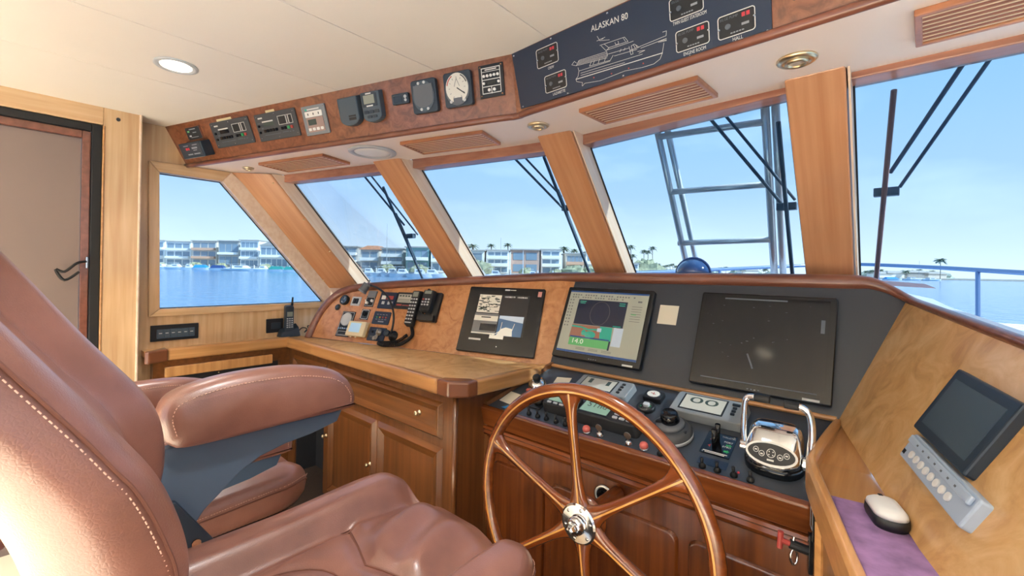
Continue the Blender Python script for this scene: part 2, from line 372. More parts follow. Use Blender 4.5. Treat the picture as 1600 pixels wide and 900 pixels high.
# ================================================================== STRUCTURE
s = struct('floor', 'dark carpeted wheelhouse floor')
obj('carpet', bx(-3.3, 2.4, .3, 2.3, -1.40, -1.35), 'carpet', s)
obj('unseen_bounce_sole', bx(-3.3, 2.4, -2.6, .3, -1.40, -1.35), 'bounce_sole', s)  # unseen aft floor, made pale to bounce light into the cabin

def zc(x): return .83 + .0307 * (min(x, -1.1) + 1.1)
def yf(x): return .586 + (x + 3.12) * (1.272 - .586) / 1.99 if x < -1.13 else 1.272 - (x + 1.13) * .0585
ceil_ = struct('ceiling', 'off-white overhead liner in long panels with fine seams')
seams = [-3.16, -2.43, -1.938, -1.452, -.952, -.46, .03, .52, 1.01, 1.5, 2.0]
for a, b in zip(seams[:-1], seams[1:]):
    g = .0018
    xs = [a + g, b - g]
    if a < -1.13 < b: xs = [a + g, -1.13, b - g]
    lo, hi = [], []
    V, F = [], []
    for x in xs:
        V += [(x, -2.6, zc(x)), (x, yf(x) + .03, zc(x)), (x, yf(x) + .03, zc(x) + .012), (x, -2.6, zc(x) + .012)]
    for i in range(len(xs) - 1):
        o = 4 * i; F += [(o, o + 1, o + 5, o + 4), (o + 1, o + 2, o + 6, o + 5), (o + 2, o + 3, o + 7, o + 6), (o + 3, o, o + 4, o + 7)]
    o = 4 * (len(xs) - 1); F += [(3, 2, 1, 0), (o, o + 1, o + 2, o + 3)]
    obj('ceiling_panel', (V, F), 'ceiling_white', ceil_, bevel=.0012)
obj('liner_backing', merge([hexa([(-3.2, -2.6, .785), (-1.1, -2.6, .846), (-1.1, 1.3, .846), (-3.2, 1.3, .785)], [(-3.2, -2.6, .86), (-1.1, -2.6, .86), (-1.1, 1.3, .86), (-3.2, 1.3, .86)]), bx(-1.1, 2.4, -2.6, 1.3, .846, .86)]), 'black_matte', ceil_)
s = struct('roof', 'white cabin roof above the overhead liner')
obj('roof_slab', bx(-3.4, 2.6, -2.6, 1.5, .865, .93), 'hull_white', s)
obj('brow', hexa([(-3.4, .95, .76), (-3.4, 1.53, .76), (-1.1, 2.07, .76), (2.6, 2.04, .76), (2.6, 1.5, .76), (-1.1, 1.5, .76)], [(-3.4, .95, .93), (-3.4, 1.53, .93), (-1.1, 2.07, .93), (2.6, 2.04, .93), (2.6, 1.5, .93), (-1.1, 1.5, .93)]), 'hull_white', s)

# port wall, window opening left clear
WL = Matrix(((0, 0, 1, -3.12), (1, 0, 0, 0), (0, 1, 0, 0), (0, 0, 0, 1)))     # local x = Y, y = Z, z = X + 3.12
wall = struct('wall_left', 'lit-toned teak veneered port side wall', WL)
IN = [(.562, .504), (.866, .503), (1.521, -.258), (.574, -.258)]
polys = [[(.3, -1.35), (IN[3][0], -1.35), (IN[3][0], -.258), (IN[0][0], .504), (IN[0][0], .80), (.3, .80)],
         [(IN[0][0], .504), (IN[1][0], .503), (1.035, .568), (1.035, .80), (IN[0][0], .80)],
         [(IN[3][0], -1.35), (1.74, -1.35), (1.74, -.258), (IN[3][0], -.258)],
         [(IN[1][0], .503), (IN[2][0], -.258), (1.74, -.258), (1.035, .568)]]
for p in polys: obj('wall_panel', prism(p, -.05, .05), 'teak_lit_y', wall)
obj('end_screen', prism([(.26, -.02), (.30, -.02), (.30, .0), (.26, .0)], -.05, .01), 'teak_light', wall)
win = struct('window_1', 'side window with a sloping front edge in a teak frame', WL)
OUT = [(.513, .562), (.913, .566), (1.93, -.300), (.525, -.300)]
for i, nm in ((0, 'frame_head'), (1, 'frame_rake'), (2, 'frame_sill'), (3, 'frame_jamb')):
    j = (i + 1) % 4
    obj(nm, prism([IN[i], IN[j], OUT[j], OUT[i]], 0, .022), 'teak_reveal' if i == 1 else 'teak_lit_x' if i != 3 else 'teak_lit_y', win, bevel=.004)
obj('glass', prism(IN, -.045, .006), 'glass_tinted', win)
for i in range(4):
    j = (i + 1) % 4
    obj('gasket', tube([(*IN[i], -.03), (*IN[j], -.03)], .004, 6), 'rubber', win)

# aft end of the port wall: corner post and the side door
s = struct('trim_1', 'tall lit-toned teak corner post beside the side door')
obj('post', bx(-3.16, -3.0, .318, .466, -1.35, .80), 'teak_light', s, bevel=.004)
obj('edge_bead', tube([(-3.0, .462, -1.34), (-3.0, .462, .772)], .006, 8), 'teak_reveal', s)
obj('edge_bead', tube([(-3.0, .320, -1.34), (-3.0, .320, .68)], .005, 8), 'teak_y', s)
obj('screw_hole', lathe([(.009, 0), (.009, .003), (.006, .004)], 0, 0, 14), 'black', s, M=Matrix(((0, 0, 1, -3.0), (1, 0, 0, .373), (0, 1, 0, .726), (0, 0, 0, 1))))
d = struct('door_1', 'side door with a black rubber edged frame and a hanging strap')
obj('header_board', bx(-3.16, -3.0, -2.6, .318, .685, .80), 'teak_lit_y', d, bevel=.003)
obj('frame_edge', merge([bx(-3.06, -3.012, .278, .316, -1.35, .684), bx(-3.06, -3.012, -.62, .278, .648, .684), bx(-3.06, -3.012, -.66, -.62, -1.35, .684)]), 'rubber', d, bevel=.004)
obj('inner_frame', merge([bx(-3.08, -3.03, .245, .276, -1.35, .646), bx(-3.08, -3.03, -.60, .245, .61, .646)]), 'mahogany', d, bevel=.003)
obj('door_leaf', bx(-3.10, -3.05, -.60, .243, -1.35, .608), 'door_grey', d)
obj('wall_beyond', bx(-3.16, -3.0, -2.6, -.66, -1.35, .685), 'teak_light', d)
obj('latch', merge([tube([(-3.03, .268, .02), (-3.005, .268, .02), (-3.005, .268, -.03), (-3.03, .268, -.03)], .006, 8)]), 'steel', d)
obj('strap', tube(smooth_path([(-3.0, .262, 0), (-2.99, .23, -.01), (-2.99, .19, -.05), (-2.99, .16, -.04), (-2.99, .19, -.09), (-2.99, .24, -.05)], 5), .006, 8), 'rubber', d)

# overhead fascia and soffit
def patch_slab(p, nrm, n=24):
    o = V3(nrm); V, F = [], []
    for i in range(n + 1):
        for t in (0, 1 / 3, 2 / 3, 1): V.append(bil(p, i / n, t))
        for t in (0, 1 / 3, 2 / 3, 1): V.append(bil(p, i / n, t) + o)
    for i in range(n):
        a, b = 8 * i, 8 * i + 8
        for k in range(3): F += [(a + k, b + k, b + k + 1, a + k + 1), (a + k + 5, b + k + 5, b + k + 4, a + k + 4)]
        F += [(a, a + 4, b + 4, b), (a + 3, b + 3, b + 7, a + 7)]
    return V, F
s = struct('trim_2', 'brown burl overhead instrument fascia, port run')
obj('fascia_board', patch_slab('fasP', (0, .02, .004)), 'burl_red', s)
s3 = struct('trim_3', 'brown burl overhead instrument fascia, middle run')
obj('fascia_board', patch_slab('fasC', (0, .02, .004)), 'burl_red', s3)
lip = smooth_path([PT['fasP'][0] + V3((.004, 0, 0)), bil('fasP', .5, 0), bil('fasP', .93, 0), PT['fasC'][0] + V3((0, .004, 0)), bil('fasC', .07, 0), bil('fasC', .5, 0), bil('fasC', 1, 0)], 8)
obj('edge_moulding', tube([p + V3((0, -.004, -.004)) for p in lip], .013, 10), 'mahogany', s, smooth=True)
s = struct('trim_4', 'pale soffit board over the windscreen')
obj('soffit_board', merge([patch_slab('sofP', (0, 0, .02)), patch_slab('sofC', (0, 0, .02))]), 'soffit_white', s)

# windscreen pillars (face edges top and bottom), reveals, head bands, panes
RK = .86
def down(p, z): return V3((p[0], p[1] + RK * (p[2] - z), z))
PIL = [((-3.119, .905, .568), (-2.942, 1.07, .567), (-2.945, -3.121)),
       ((-2.206, 1.334, .590), (-2.031, 1.385, .592), None),
       ((-1.232, 1.572, .604), (-1.067, 1.592, .605), None),
       ((-.271, 1.585, .605), (-.118, 1.581, .605), None),
       ((.62, 1.575, .605), (.78, 1.572, .605), None)]
ZB = -.16
PL = ['broad orange teak corner pillar at the port end of the windscreen', 'slanting teak windscreen pillar left of the boat drawing panel', 'slanting teak windscreen pillar between the chart screen and the ladder', 'upright-looking broad teak windscreen pillar right of the ladder', 'teak windscreen pillar at the starboard end']
edge = []
for i, (l, r, _) in enumerate(PIL):
    s = struct('trim_%d' % (5 + i), PL[i])
    l, r = V3(l), V3(r); lb, rb = down(l, ZB), down(r, ZB); dp = V3((0, .13, 0))
    obj('pillar_board', hexa([l, r, rb, lb], [l + dp, r + dp, rb + dp, lb + dp]), 'teak_pillar', s, bevel=.005)
    e1 = V3((.004, .012, 0)); e2 = V3((.004, .128, 0))
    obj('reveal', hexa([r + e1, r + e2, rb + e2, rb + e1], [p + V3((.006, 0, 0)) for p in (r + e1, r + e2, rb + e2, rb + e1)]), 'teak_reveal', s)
    edge.append((l, r, lb, rb))
    if i == 0:
        for q in [(-3.108, .963, .514), (-2.957, 1.102, .514), (-3.106, 1.143, .307), (-2.947, 1.293, .303), (-3.101, 1.325, .1), (-2.945, 1.47, .1), (-3.098, 1.503, -.103)]:
            obj('screw_cap', dome(0, 0, 0, .006, .003, 10, 3), 'brass', s, smooth=True, M=Matrix.Translation((V3(q[:3]) * .998)) @ V3((.4, -.6, .45)).to_track_quat('Z', 'Y').to_matrix().to_4x4())
BB = [(.525, .548), (.549, .557), (.560, .585), (.585, .585)]
for i in range(4):
    r = edge[i][1]; l = edge[i + 1][0]; zb0, zb1 = BB[i]
    w = struct('window_%d' % (i + 2), ['windscreen pane nearest the port wall', 'windscreen pane above the camera monitor', 'windscreen pane behind the steel ladder', 'starboard windscreen pane with the reddish wiper'][i])
    o1 = V3((0, .05, 0))
    a, b = r + V3((0, .05, .02)), l + V3((0, .05, .02))
    a2 = down(r, zb0) + o1; b2 = down(l, zb1) + o1
    fw = V3((0, .09, 0))
    obj('head_band', hexa([V3((a.x, a2.y, a.z)), V3((b.x, b2.y, b.z)), b2, a2], [V3((a.x, a2.y, a.z)) + fw, V3((b.x, b2.y, b.z)) + fw, b2 + fw, a2 + fw]), 'band_wood', w, bevel=.004)
    g = V3((0, .118, 0)); th = V3((0, .006, 0)); ta, tb = down(r, zb0 + .01) + g, down(l, zb1 + .01) + g; ba, bb = edge[i][3] + g, edge[i + 1][2] + g
    obj('glass', hexa([ta, tb, bb, ba], [ta + th, tb + th, bb + th, ba + th]), 'glass_tinted', w)
    gk = V3((.012, -.004, 0))
    obj('gasket', tube([down(r, zb0) + g + gk, ba + gk], .004, 6), 'rubber', w)
    obj('gasket', tube([down(l, zb1) + g - gk, bb - gk], .004, 6), 'rubber', w)

# ================================================================== FURNITURE
# dashboard: wooden port facet, black middle facet, rounded rim
dash = thing('dashboard', 'long raised dashboard with a rounded mahogany rim under the windscreen', 'dashboard')
RIMP = [(.0038, .009), (.0078, .2), (.02, .387), (.042, .531), (.07, .64), (.105, .711), (.166, .766), (.35, .835), (.5456, .89), (.82, .958), (.94, .99)]
rimp = [bil('dashP', *q) for q in RIMP]
rimc = [bil('dashC', *q) for q in [(.02, 1.003), (.2656, 1.0087), (.575, 1.0213), (.8607, 1.0283), (1.0283, 1.0296), (1.074, 1.0131), (1.1177, .9591), (1.1457, .9068)]]
SIDE0 = [V3((-.128, 1.82, -.475)), V3((.066, 1.08, -.52)), V3((.228, 1.248, -.125)), V3((.034, 1.988, -.08))]
side_top = SIDE0[3] * .95 + SIDE0[0] * .05; side_top_aft = side_top + (SIDE0[1] - SIDE0[0]) * 2.1
nP = FR('dashP', .5, .5).col[2].xyz; nC = FR('dashC', .5, .5).col[2].xyz
pp = rimp + [rimc[0], bil('dashP', 1, 0)]
obj('port_panel', hexa(pp, [p - nP * .02 for p in pp]), 'burl_dash', dash)
pc = [bil('dashC', 0, 0)] + rimc + [bil('dashC', 1.0, 0)]
obj('middle_panel', hexa(pc, [p - nC * .02 for p in pc]), 'panel_charcoal', dash)
rim_end = [rimc[-1].lerp(side_top_aft, k) + V3((0, 0, .002)) for k in (.03, .12, .25, .5, 1.0)]
rim = smooth_path(rimp[:] + rimc[:-1] + rim_end, 5)
rim = [p + V3((0, -.004, -.012)) for p in rim]
obj('rim', tube(rim, [.028 if p.x < -.12 else max(.014, .028 - .10 * (p.x + .12)) for p in rim], 14), 'mahogany', dash, smooth=True)
tops = [p for p in rim[6:] if p.x < .0]
V = []; F = []
for p in tops:
    V += [p + V3((0, 0, .018)), V3((p.x + (.12 if p.x > -.05 else 0), p.y + (.30 if p.x < -.25 else .20), p.z + .010))]
for i in range(len(tops) - 1): F.append((2 * i, 2 * i + 1, 2 * i + 3, 2 * i + 2))
obj('top_shelf', (V, F), 'mahogany', dash)
V = []; F = []
outs = [p for p in rim if p.x >= .01]
for p in outs: V += [p + V3((.006, .004, .008)), p + V3((.085, .05, -.012))]
for i in range(len(outs) - 1): F.append((2 * i, 2 * i + 1, 2 * i + 3, 2 * i + 2))
obj('side_ledge', (V, F), 'deck', dash)

# port worktop and the ledge along the wall
wt = thing('worktop', 'burl wood worktop with chunky teak edging in front of the port dash', 'worktop')
ZW = -.48
poly = [(-3.12, .50), (-3.05, .50), (-3.05, .577), (-3.03, 1.243), (-1.43, 1.235), (-1.37, 1.285), (-1.335, 1.80), (-1.31, 1.807), (-2.97, 1.345), (-3.12, 1.33)]
obj('top', prism(poly, ZW - .03, .03), 'burl_top', wt)
def edging(nm, a, b, mat, w=.045, z0=ZW - .062, z1=ZW + .006, side=1):
    a, b = V3((*a, 0)), V3((*b, 0)); t = (b - a).normalized(); n = V3((t.y, -t.x, 0)) * side
    q = [a, b, b + n * w, a + n * w]
    return obj(nm, hexa([(p.x, p.y, z0) for p in q], [(p.x, p.y, z1) for p in q]), mat, wt, bevel=.012, seg=3)
edging('edging', (-3.02, 1.27), (-1.475, 1.262), 'teak_x')
edging('edging', (-3.075, .60), (-3.062, 1.262), 'teak_y', .042)
edging('edging', (-1.38, 1.33), (-1.345, 1.812), 'teak_y', .045)
obj('corner_block', hexa([(-1.475, 1.262, ZW - .062), (-1.475, 1.217, ZW - .062), (-1.40, 1.217, ZW - .062), (-1.335, 1.275, ZW - .062), (-1.332, 1.33, ZW - .062), (-1.38, 1.33, ZW - .062)],
    [(-1.475, 1.262, ZW + .007), (-1.475, 1.217, ZW + .007), (-1.40, 1.217, ZW + .007), (-1.335, 1.275, ZW + .007), (-1.332, 1.33, ZW + .007), (-1.38, 1.33, ZW + .007)]), 'chamfer_wood', wt, bevel=.010, seg=3)
obj('corner_block', hexa([(-3.10, .60, ZW - .062), (-3.0, .49, ZW - .062), (-2.985, .51, ZW - .062), (-3.02, .60, ZW - .062)], [(-3.10, .60, ZW + .007), (-3.0, .49, ZW + .007), (-2.985, .51, ZW + .007), (-3.02, .60, ZW + .007)]), 'chamfer_wood', wt, bevel=.008, seg=3)

def raised(parent, nm, x0, x1, z0, z1, y, mat, mat2, stile=.055, d=.018):
    """framed door or drawer front in a plane y = const, facing aft: mitred bevelled rails round a sunk field"""
    o = obj(nm, bx(x0 + stile * .8, x1 - stile * .8, y - .004, y + .012, z0 + stile * .8, z1 - stile * .8), mat, parent)
    O = [(x0, z0), (x1, z0), (x1, z1), (x0, z1)]; I = [(x0 + stile, z0 + stile), (x1 - stile, z0 + stile), (x1 - stile, z1 - stile), (x0 + stile, z1 - stile)]
    K = [(x0 + stile * .35, z0 + stile * .35), (x1 - stile * .35, z0 + stile * .35), (x1 - stile * .35, z1 - stile * .35), (x0 + stile * .35, z1 - stile * .35)]
    for i in range(4):
        j = (i + 1) % 4
        v = [(O[i][0], y, O[i][1]), (O[j][0], y, O[j][1]), (K[j][0], y - d, K[j][1]), (K[i][0], y - d, K[i][1]), (I[j][0], y - .004, I[j][1]), (I[i][0], y - .004, I[i][1]),
             (O[i][0], y + .01, O[i][1]), (O[j][0], y + .01, O[j][1]), (I[j][0], y + .01, I[j][1]), (I[i][0], y + .01, I[i][1])]
        f = [(0, 1, 2, 3), (3, 2, 4, 5), (6, 9, 8, 7), (0, 6, 7, 1), (5, 4, 8, 9), (0, 3, 5, 9, 6), (1, 7, 8, 4, 2)]
        obj('rail' if i in (0, 2) else 'stile', (v, f), mat2 if i in (0, 2) else mat, o, bevel=.0015)
    return o

def knob(parent, x, y, z, r=.013):
    g = lathe([(r, 0), (r, .003), (r * .5, .005), (r * .45, .012), (r * .9, .018), (r * .95, .023), (r * .5, .027)], 0, 0, 18)
    return obj('knob', g, 'brass', parent, smooth=True, M=None)

def set_local(o, M): o.matrix_local = M; return o
AFT = lambda x, y, z: Matrix(((1, 0, 0, x), (0, 0, -1, y), (0, 1, 0, z), (0, 0, 0, 1)))   # local z looks aft

cab = thing('base_cabinet', 'teak base cabinet with panelled doors and drawers below the port worktop', 'cabinet')
YF = 1.262
obj('carcase', merge([bx(-2.50, -1.40, YF, 1.80, -1.35, ZW - .062), bx(-3.12, -2.95, YF, 1.4, -1.35, ZW - .062), bx(-2.95, -2.56, YF, 1.4, -.80, ZW - .062), bx(-2.95, -2.56, 1.75, 1.8, -1.35, -.8), bx(-2.56, -2.50, YF, 1.75, -1.35, ZW - .062)]), 'teak_cab', cab)
obj('dark_niche', merge([bx(-2.95, -2.56, 1.40, 1.42, -1.35, -.80), bx(-2.955, -2.945, 1.27, 1.42, -1.35, -.80)]), 'black_matte', cab)
obj('corner_post', tube([(-1.405, YF + .004, -1.35), (-1.405, YF + .004, ZW - .064)], .012, 12), 'teak_cab', cab, smooth=True)
for x0, x1, kx in ((-2.50, -1.478, (-1.641, -2.34)), (-2.98, -2.53, (-2.755,))):
    dr = raised(cab, 'drawer', x0, x1, -.748, -.586, YF, 'teak_cab_x', 'teak_cab_x', .045)
    for k in kx: set_local(knob(dr, 0, 0, 0), AFT(k, YF - .004, -.664))
for x0, x1, kx, kz in ((-1.981, -1.475, -1.93, -1.15), (-2.497, -1.993, -2.032, -1.016)):
    dr = raised(cab, 'door', x0, x1, -1.32, -.783, YF, 'teak_cab', 'teak_cab_x', .06)
    set_local(knob(dr, 0, 0, 0, .011), AFT(kx, YF - .012, kz))
set_local(knob(cab, 0, 0, 0, .011), AFT(-2.525, YF - .002, -1.0))

lc = thing('ledge_cabinet', 'narrow teak cabinet with a long drawer under the wall ledge', 'cabinet')
obj('carcase', merge([bx(-3.12, -3.055, .54, 1.262, -.625, ZW - .062), bx(-3.12, -3.055, .54, .60, -1.35, -.625), bx(-3.12, -3.055, 1.20, 1.262, -1.35, -.625)]), 'teak_cab_x', lc)
LCF = Matrix(((0, 0, 1, -3.055), (1, 0, 0, 0), (0, 1, 0, 0), (0, 0, 0, 1)))
o = obj('drawer', box(.87, -.607, 0, .56, .058, .018), 'teak_y', lc, bevel=.006, seg=3); set_local(o, LCF)
o = obj('dark_slot', bx(-3.10, -3.085, .60, 1.20, -1.35, -.63), 'black_matte', lc)
o = obj('door', bx(-3.085, -3.058, .605, 1.195, -1.34, -.80), 'teak_cab', lc, bevel=.003)
o = obj('knob', dome(0, 0, 0, .004, .004, 10, 3), 'brass', lc); set_local(o, Matrix(((0, 0, 1, -3.084), (1, 0, 0, .86), (0, 1, 0, -.655), (0, 0, 0, 1))))

# helm console
con = thing('helm_console', 'shade-toned teak helm console with a sloping black instrument top', 'console')
a, b, c, d_ = PT['con']
nK = FR('con', .5, .5).col[2].xyz
obj('instrument_top', hexa([a, b, c, d_], [p - nK * .015 for p in (a, b, c, d_)]), 'console_black', con)
obj('side_wall', hexa([(-1.40, 1.44, -1.35), (-1.385, 1.44, -1.35), (-1.285, 1.81, -1.35), (-1.30, 1.81, -1.35)], [(-1.40, 1.44, -.60), (-1.385, 1.44, -.60), (-1.285, 1.81, -.46), (-1.30, 1.81, -.46)]), 'teak_cab', con)
obj('front_board', bx(-1.40, -.14, 1.45, 1.48, -1.35, -.63), 'teak_dark', con)
obj('front_edge', hexa([(-1.412, 1.437, -.705), (-.162, 1.437, -.705), (-.162, 1.46, -.705), (-1.412, 1.46, -.705)], [(-1.412, 1.412, -.618), (-.162, 1.412, -.618), (-.162, 1.437, -.610), (-1.412, 1.437, -.610)]), 'teak_shaded_x', con, bevel=.007, seg=3)
prof = [(1.45, -.705), (1.432, -.708), (1.43, -.718), (1.438, -.726), (1.434, -.738), (1.442, -.752), (1.45, -.758)]
v = [(-1.40, y, z) for y, z in prof] + [(-.15, y, z) for y, z in prof]; n = len(prof)
obj('moulding', (v, [(i, i + 1, n + i + 1, n + i) for i in range(n - 1)] + [tuple(range(n - 1, -1, -1)), tuple(range(n, 2 * n))]), 'teak_shaded_x', con)
for x0, x1 in ((-1.345, -1.06), (-1.03, -.52), (-.49, -.17)):
    o = obj('raised_panel', prism(rrect(x1 - x0, .44, .03, 5, (x0 + x1) / 2, -1.065), 0, .012, .965), 'teak_shaded_y', con, bevel=.003)
    set_local(o, AFT(0, 1.45, 0))
o = obj('cable_gland', lathe([(.04, 0), (.04, .006), (.034, .009), (.028, .006)], 0, 0, 24), 'steel', con, smooth=True); set_local(o, AFT(-.793, 1.45, -.82))
o = obj('gland_hole', merge([cyl(0, 0, 0, .029, .007, 20), box(.006, -.006, .005, .03, .012, .006), cyl(-.008, .01, .005, .006, .006, 10)]), 'black_gloss', con); set_local(o, AFT(-.793, 1.45, -.82))
obj('top_strip', tube([bil('con', .0, 1.0) + V3((0, -.006, .006)), bil('con', 1, 1.0) + V3((0, -.006, .006))], .009, 8), 'teak_x', con)

# starboard wing: sloping burl panel, shelf, fiddle rail
wing = thing('console_wing', 'starboard console wing with a sloping golden burl panel and a railed shelf', 'console')
PT['side'] = [V3((-.128, 1.82, -.475)), V3((.066, 1.08, -.52)), V3((.228, 1.248, -.125)), V3((.034, 1.988, -.08))]
nS = FR('side', .5, .5).col[2].xyz
q = [bil('side', 0, 0), bil('side', 2.1, 0), bil('side', 2.1, 1.0), bil('side', 0, 1.0)]; q[3] = rimc[-1]; q[2] = side_top_aft; q[0] = bil('dashC', 1, 0)
obj('burl_panel', hexa(q, [p - nS * .02 for p in q]), 'burl_gold', wing)
shf = [(-.165, 1.44), (-.02, .90), (.34, -.45), (.50, -.45), (.093, 1.0), (-.04, 1.5), (-.16, 1.5)]
obj('shelf', prism(shf, -.535, .013), 'teak_y', wing)
obj('shelf_ramp', hexa([(-.16, 1.5, -.535), (-.04, 1.5, -.535), (-.118, 1.83, -.495), (-.14, 1.815, -.495)], [(-.16, 1.5, -.522), (-.04, 1.5, -.522), (-.118, 1.83, -.482), (-.14, 1.815, -.482)]), 'teak_y', wing)
rp = [V3((-.137, 1.80, -.470)), V3((-.152, 1.62, -.474)), V3((-.163, 1.47, -.485)), V3((-.158, 1.40, -.490)), V3((-.10, 1.18, -.494)), V3((-.03, .92, -.50)), V3((.15, .25, -.50)), V3((.32, -.4, -.50))]
rs = smooth_path(rp, 5)
G = []
for k in range(len(rs) - 1):
    pass
V, F = [], []
for k, p in enumerate(rs):
    t = (rs[min(k + 1, len(rs) - 1)] - rs[max(k - 1, 0)]).normalized(); nn = V3((t.y, -t.x, 0)).normalized()
    for dx, dz in ((-.013, -.085), (.013, -.085), (.013, -.012), (.007, 0), (-.007, 0), (-.013, -.012)): V.append(tuple(p + nn * dx + V3((0, 0, dz))))
for k in range(len(rs) - 1):
    for j in range(6): F.append((k * 6 + j, k * 6 + (j + 1) % 6, (k + 1) * 6 + (j + 1) % 6, (k + 1) * 6 + j))
F += [(5, 4, 3, 2, 1, 0), tuple((len(rs) - 1) * 6 + j for j in range(6))]
obj('fiddle_rail', (V, F), 'teak_y', wing, smooth=False, bevel=.003)
w1 = [V3((-.165, 1.437, 0)), V3((-.155, 1.39, 0)), V3((-.025, .915, 0)), V3((.155, .25, 0)), V3((.33, -.4, 0))]
V, F = [], []
for p in w1: V += [(p.x, p.y, -1.35), (p.x, p.y, -.55), (p.x + .02, p.y, -.55), (p.x + .02, p.y, -1.35)]
for k in range(len(w1) - 1):
    for j in range(4): F.append((4 * k + j, 4 * k + (j + 1) % 4, 4 * k + 4 + (j + 1) % 4, 4 * k + 4 + j))
obj('wing_front', (V, F), 'teak_cab', wing)
obj('batten', tube([(-.115, 1.24, -1.3), (-.123, 1.27, -.585)], .014, 4), 'teak_y', wing)

# ================================================================== OVERHEAD FITTINGS
def screws(parent, pts, z, r=.0028, mat='steel'):
    obj('screws', merge([dome(x, y, z, r, r * .6, 8, 2) for x, y in pts]), mat, parent)

def corners(w, h, m): return [(-w / 2 + m, -h / 2 + m), (w / 2 - m, -h / 2 + m), (w / 2 - m, h / 2 - m), (-w / 2 + m, h / 2 - m)]

# --- port fascia instruments
t = thing('tank_alarm', 'small dark brown alarm plate with a green light at the port end of the fascia', 'panel', FR('fasP', .0981, .7247))
obj('plate', box(0, 0, 0, .123, .071, .006, .004), 'chamfer_wood', t, bevel=.001)
obj('face', box(0, 0, .006, .115, .064, .001, .003), 'black_matte', t)
obj('green_light', box(-.035, .012, .007, .014, .008, .002), 'scr_green', t); obj('white_key', box(-.03, -.012, .007, .014, .008, .002), 'light_grey', t)
obj('print', mb([(0, .022, .05, .005), (.01, .004, .03, .004), (.0, -.02, .06, .003)], .007, .0005), 'print_grey', t); screws(t, corners(.123, .071, .007), .006)
t = thing('control_box', 'boxy black controller with red digits hanging below the small alarm plate', 'control box', FR('fasP', .1013, .3514))
obj('case', box(-.012, 0, 0, .185, .082, .058, .006), 'dark_slate', t, bevel=.004)
obj('face', box(-.012, .002, .058, .165, .066, .0015, .003), 'panel_charcoal', t)
obj('red_digits', mb([(-.045, .008, .014, .013), (-.028, .008, .010, .013)], .0595, .0008), 'red_led', t)
obj('print', mb([(.02, .010, .045, .009), (.02, -.002, .03, .004), (-.045, .025, .04, .004), (.03, .026, .04, .004), (-.03, -.021, .04, .006), (.025, -.021, .05, .006)], .0595, .0005), 'print_grey', t)
obj('lip', box(-.012, -.039, .045, .17, .005, .012, .002), 'grey', t)

def gen_panel(s, tt, w, h, lcd, label):
    t = thing('generator_panel', label, 'panel', FR('fasP', s, tt), 'generator panels on the fascia')
    obj('plate', box(0, 0, 0, w, h, .008, .006), 'dark_grey', t, bevel=.0015)
    obj('brand_print', box(-.10, .045, .008, .03, .007, .0005), 'print_white', t)
    obj('light_bar', box(-.055, .026, .008, .075, .006, .001), 'print_white', t)
    obj('display', box(-.05, .012, .008, .07, .018, .001, .002), lcd, t)
    obj('diagram_outline', merge([frame(.045, .020, .008, .055, .042, .0006, .002), frame(.080, .020, .008, .012, .042, .0006, .0015), frame(.100, .020, .008, .026, .042, .0006, .002)]), 'print_white', t)
    obj('diagram', mb([(.045, .020, .044, .033), (.100, .020, .018, .034)], .008, .0004), 'black', t)
    obj('push_buttons', mb([(-.085 + i * .020, -.018, .014, .014) for i in range(5)] + [(.035 + i * .02, -.018, .014, .014) for i in range(2)], .008, .004, .002), 'black_gloss', t)
    obj('green_button', box(.078, -.018, .008, .014, .014, .005, .003), 'green', t); obj('red_button', box(.100, -.018, .008, .014, .014, .005, .003), 'red', t)
    obj('switch', merge([cyl(-.118, .008, .008, .006, .006, 12), cyl(-.118, -.022, .008, .006, .006, 12)]), 'black_gloss', t)
    obj('print', mb([(-.04, -.038, .11, .003), (.05, -.036, .04, .004), (.08, -.038, .012, .004), (.10, -.038, .012, .004), (-.118, .022, .018, .003), (-.10, -.004, .014, .008)], .008, .0004), 'print_dim', t)
    screws(t, corners(w, h, .014) + [(0, .055), (0, -.055)], .008)
gen_panel(.235, .5756, .29, .131, 'black_gloss', 'grey generator panel with a dark display, left of its twin')
gen_panel(.3916, .5558, .278, .130, 'lcd_ink', 'grey generator panel with a greenish display, right of its twin')
for s_, t_, w, lb in ((.2229, .8915, .111, 'longer strip of yellowed tape above the left generator panel'), (.3814, .87, .06, 'short strip of yellowed tape above the right generator panel')):
    tag(obj('tape_label', box(0, 0, .0002, w, .014, .0008), 'tape', M=FR('fasP', s_, t_)), lb, 'label', 'tape labels on the fascia')
t = thing('tank_monitor', 'light grey framed monitor with three black marks and four white keys', 'panel', FR('fasP', .512, .519))
obj('plate', box(0, 0, 0, .146, .133, .008, .004), 'grey', t, bevel=.0015)
obj('brand_print', mb([(.0, .050, .075, .006)], .008, .0005), 'print_white', t); obj('teal_mark', box(-.045, .050, .008, .010, .008, .0006), 'scr_teal', t)
obj('rocker_strip', box(0, .028, .008, .105, .026, .004, .003), 'white', t); obj('marks', mb([(-.033, .028, .005, .010), (0, .028, .005, .010), (.033, .028, .005, .010)], .012, .0006), 'black', t)
obj('inset', box(0, -.02, .008, .105, .066, .002, .003), 'taupe', t); obj('display', box(-.018, -.008, .010, .05, .026, .0012), 'lcd_ink', t)
obj('keys', mb([(-.038 + .025 * i, -.04, .017, .013) for i in range(4)], .010, .003, .002), 'white', t); screws(t, corners(.146, .133, .009), .008)

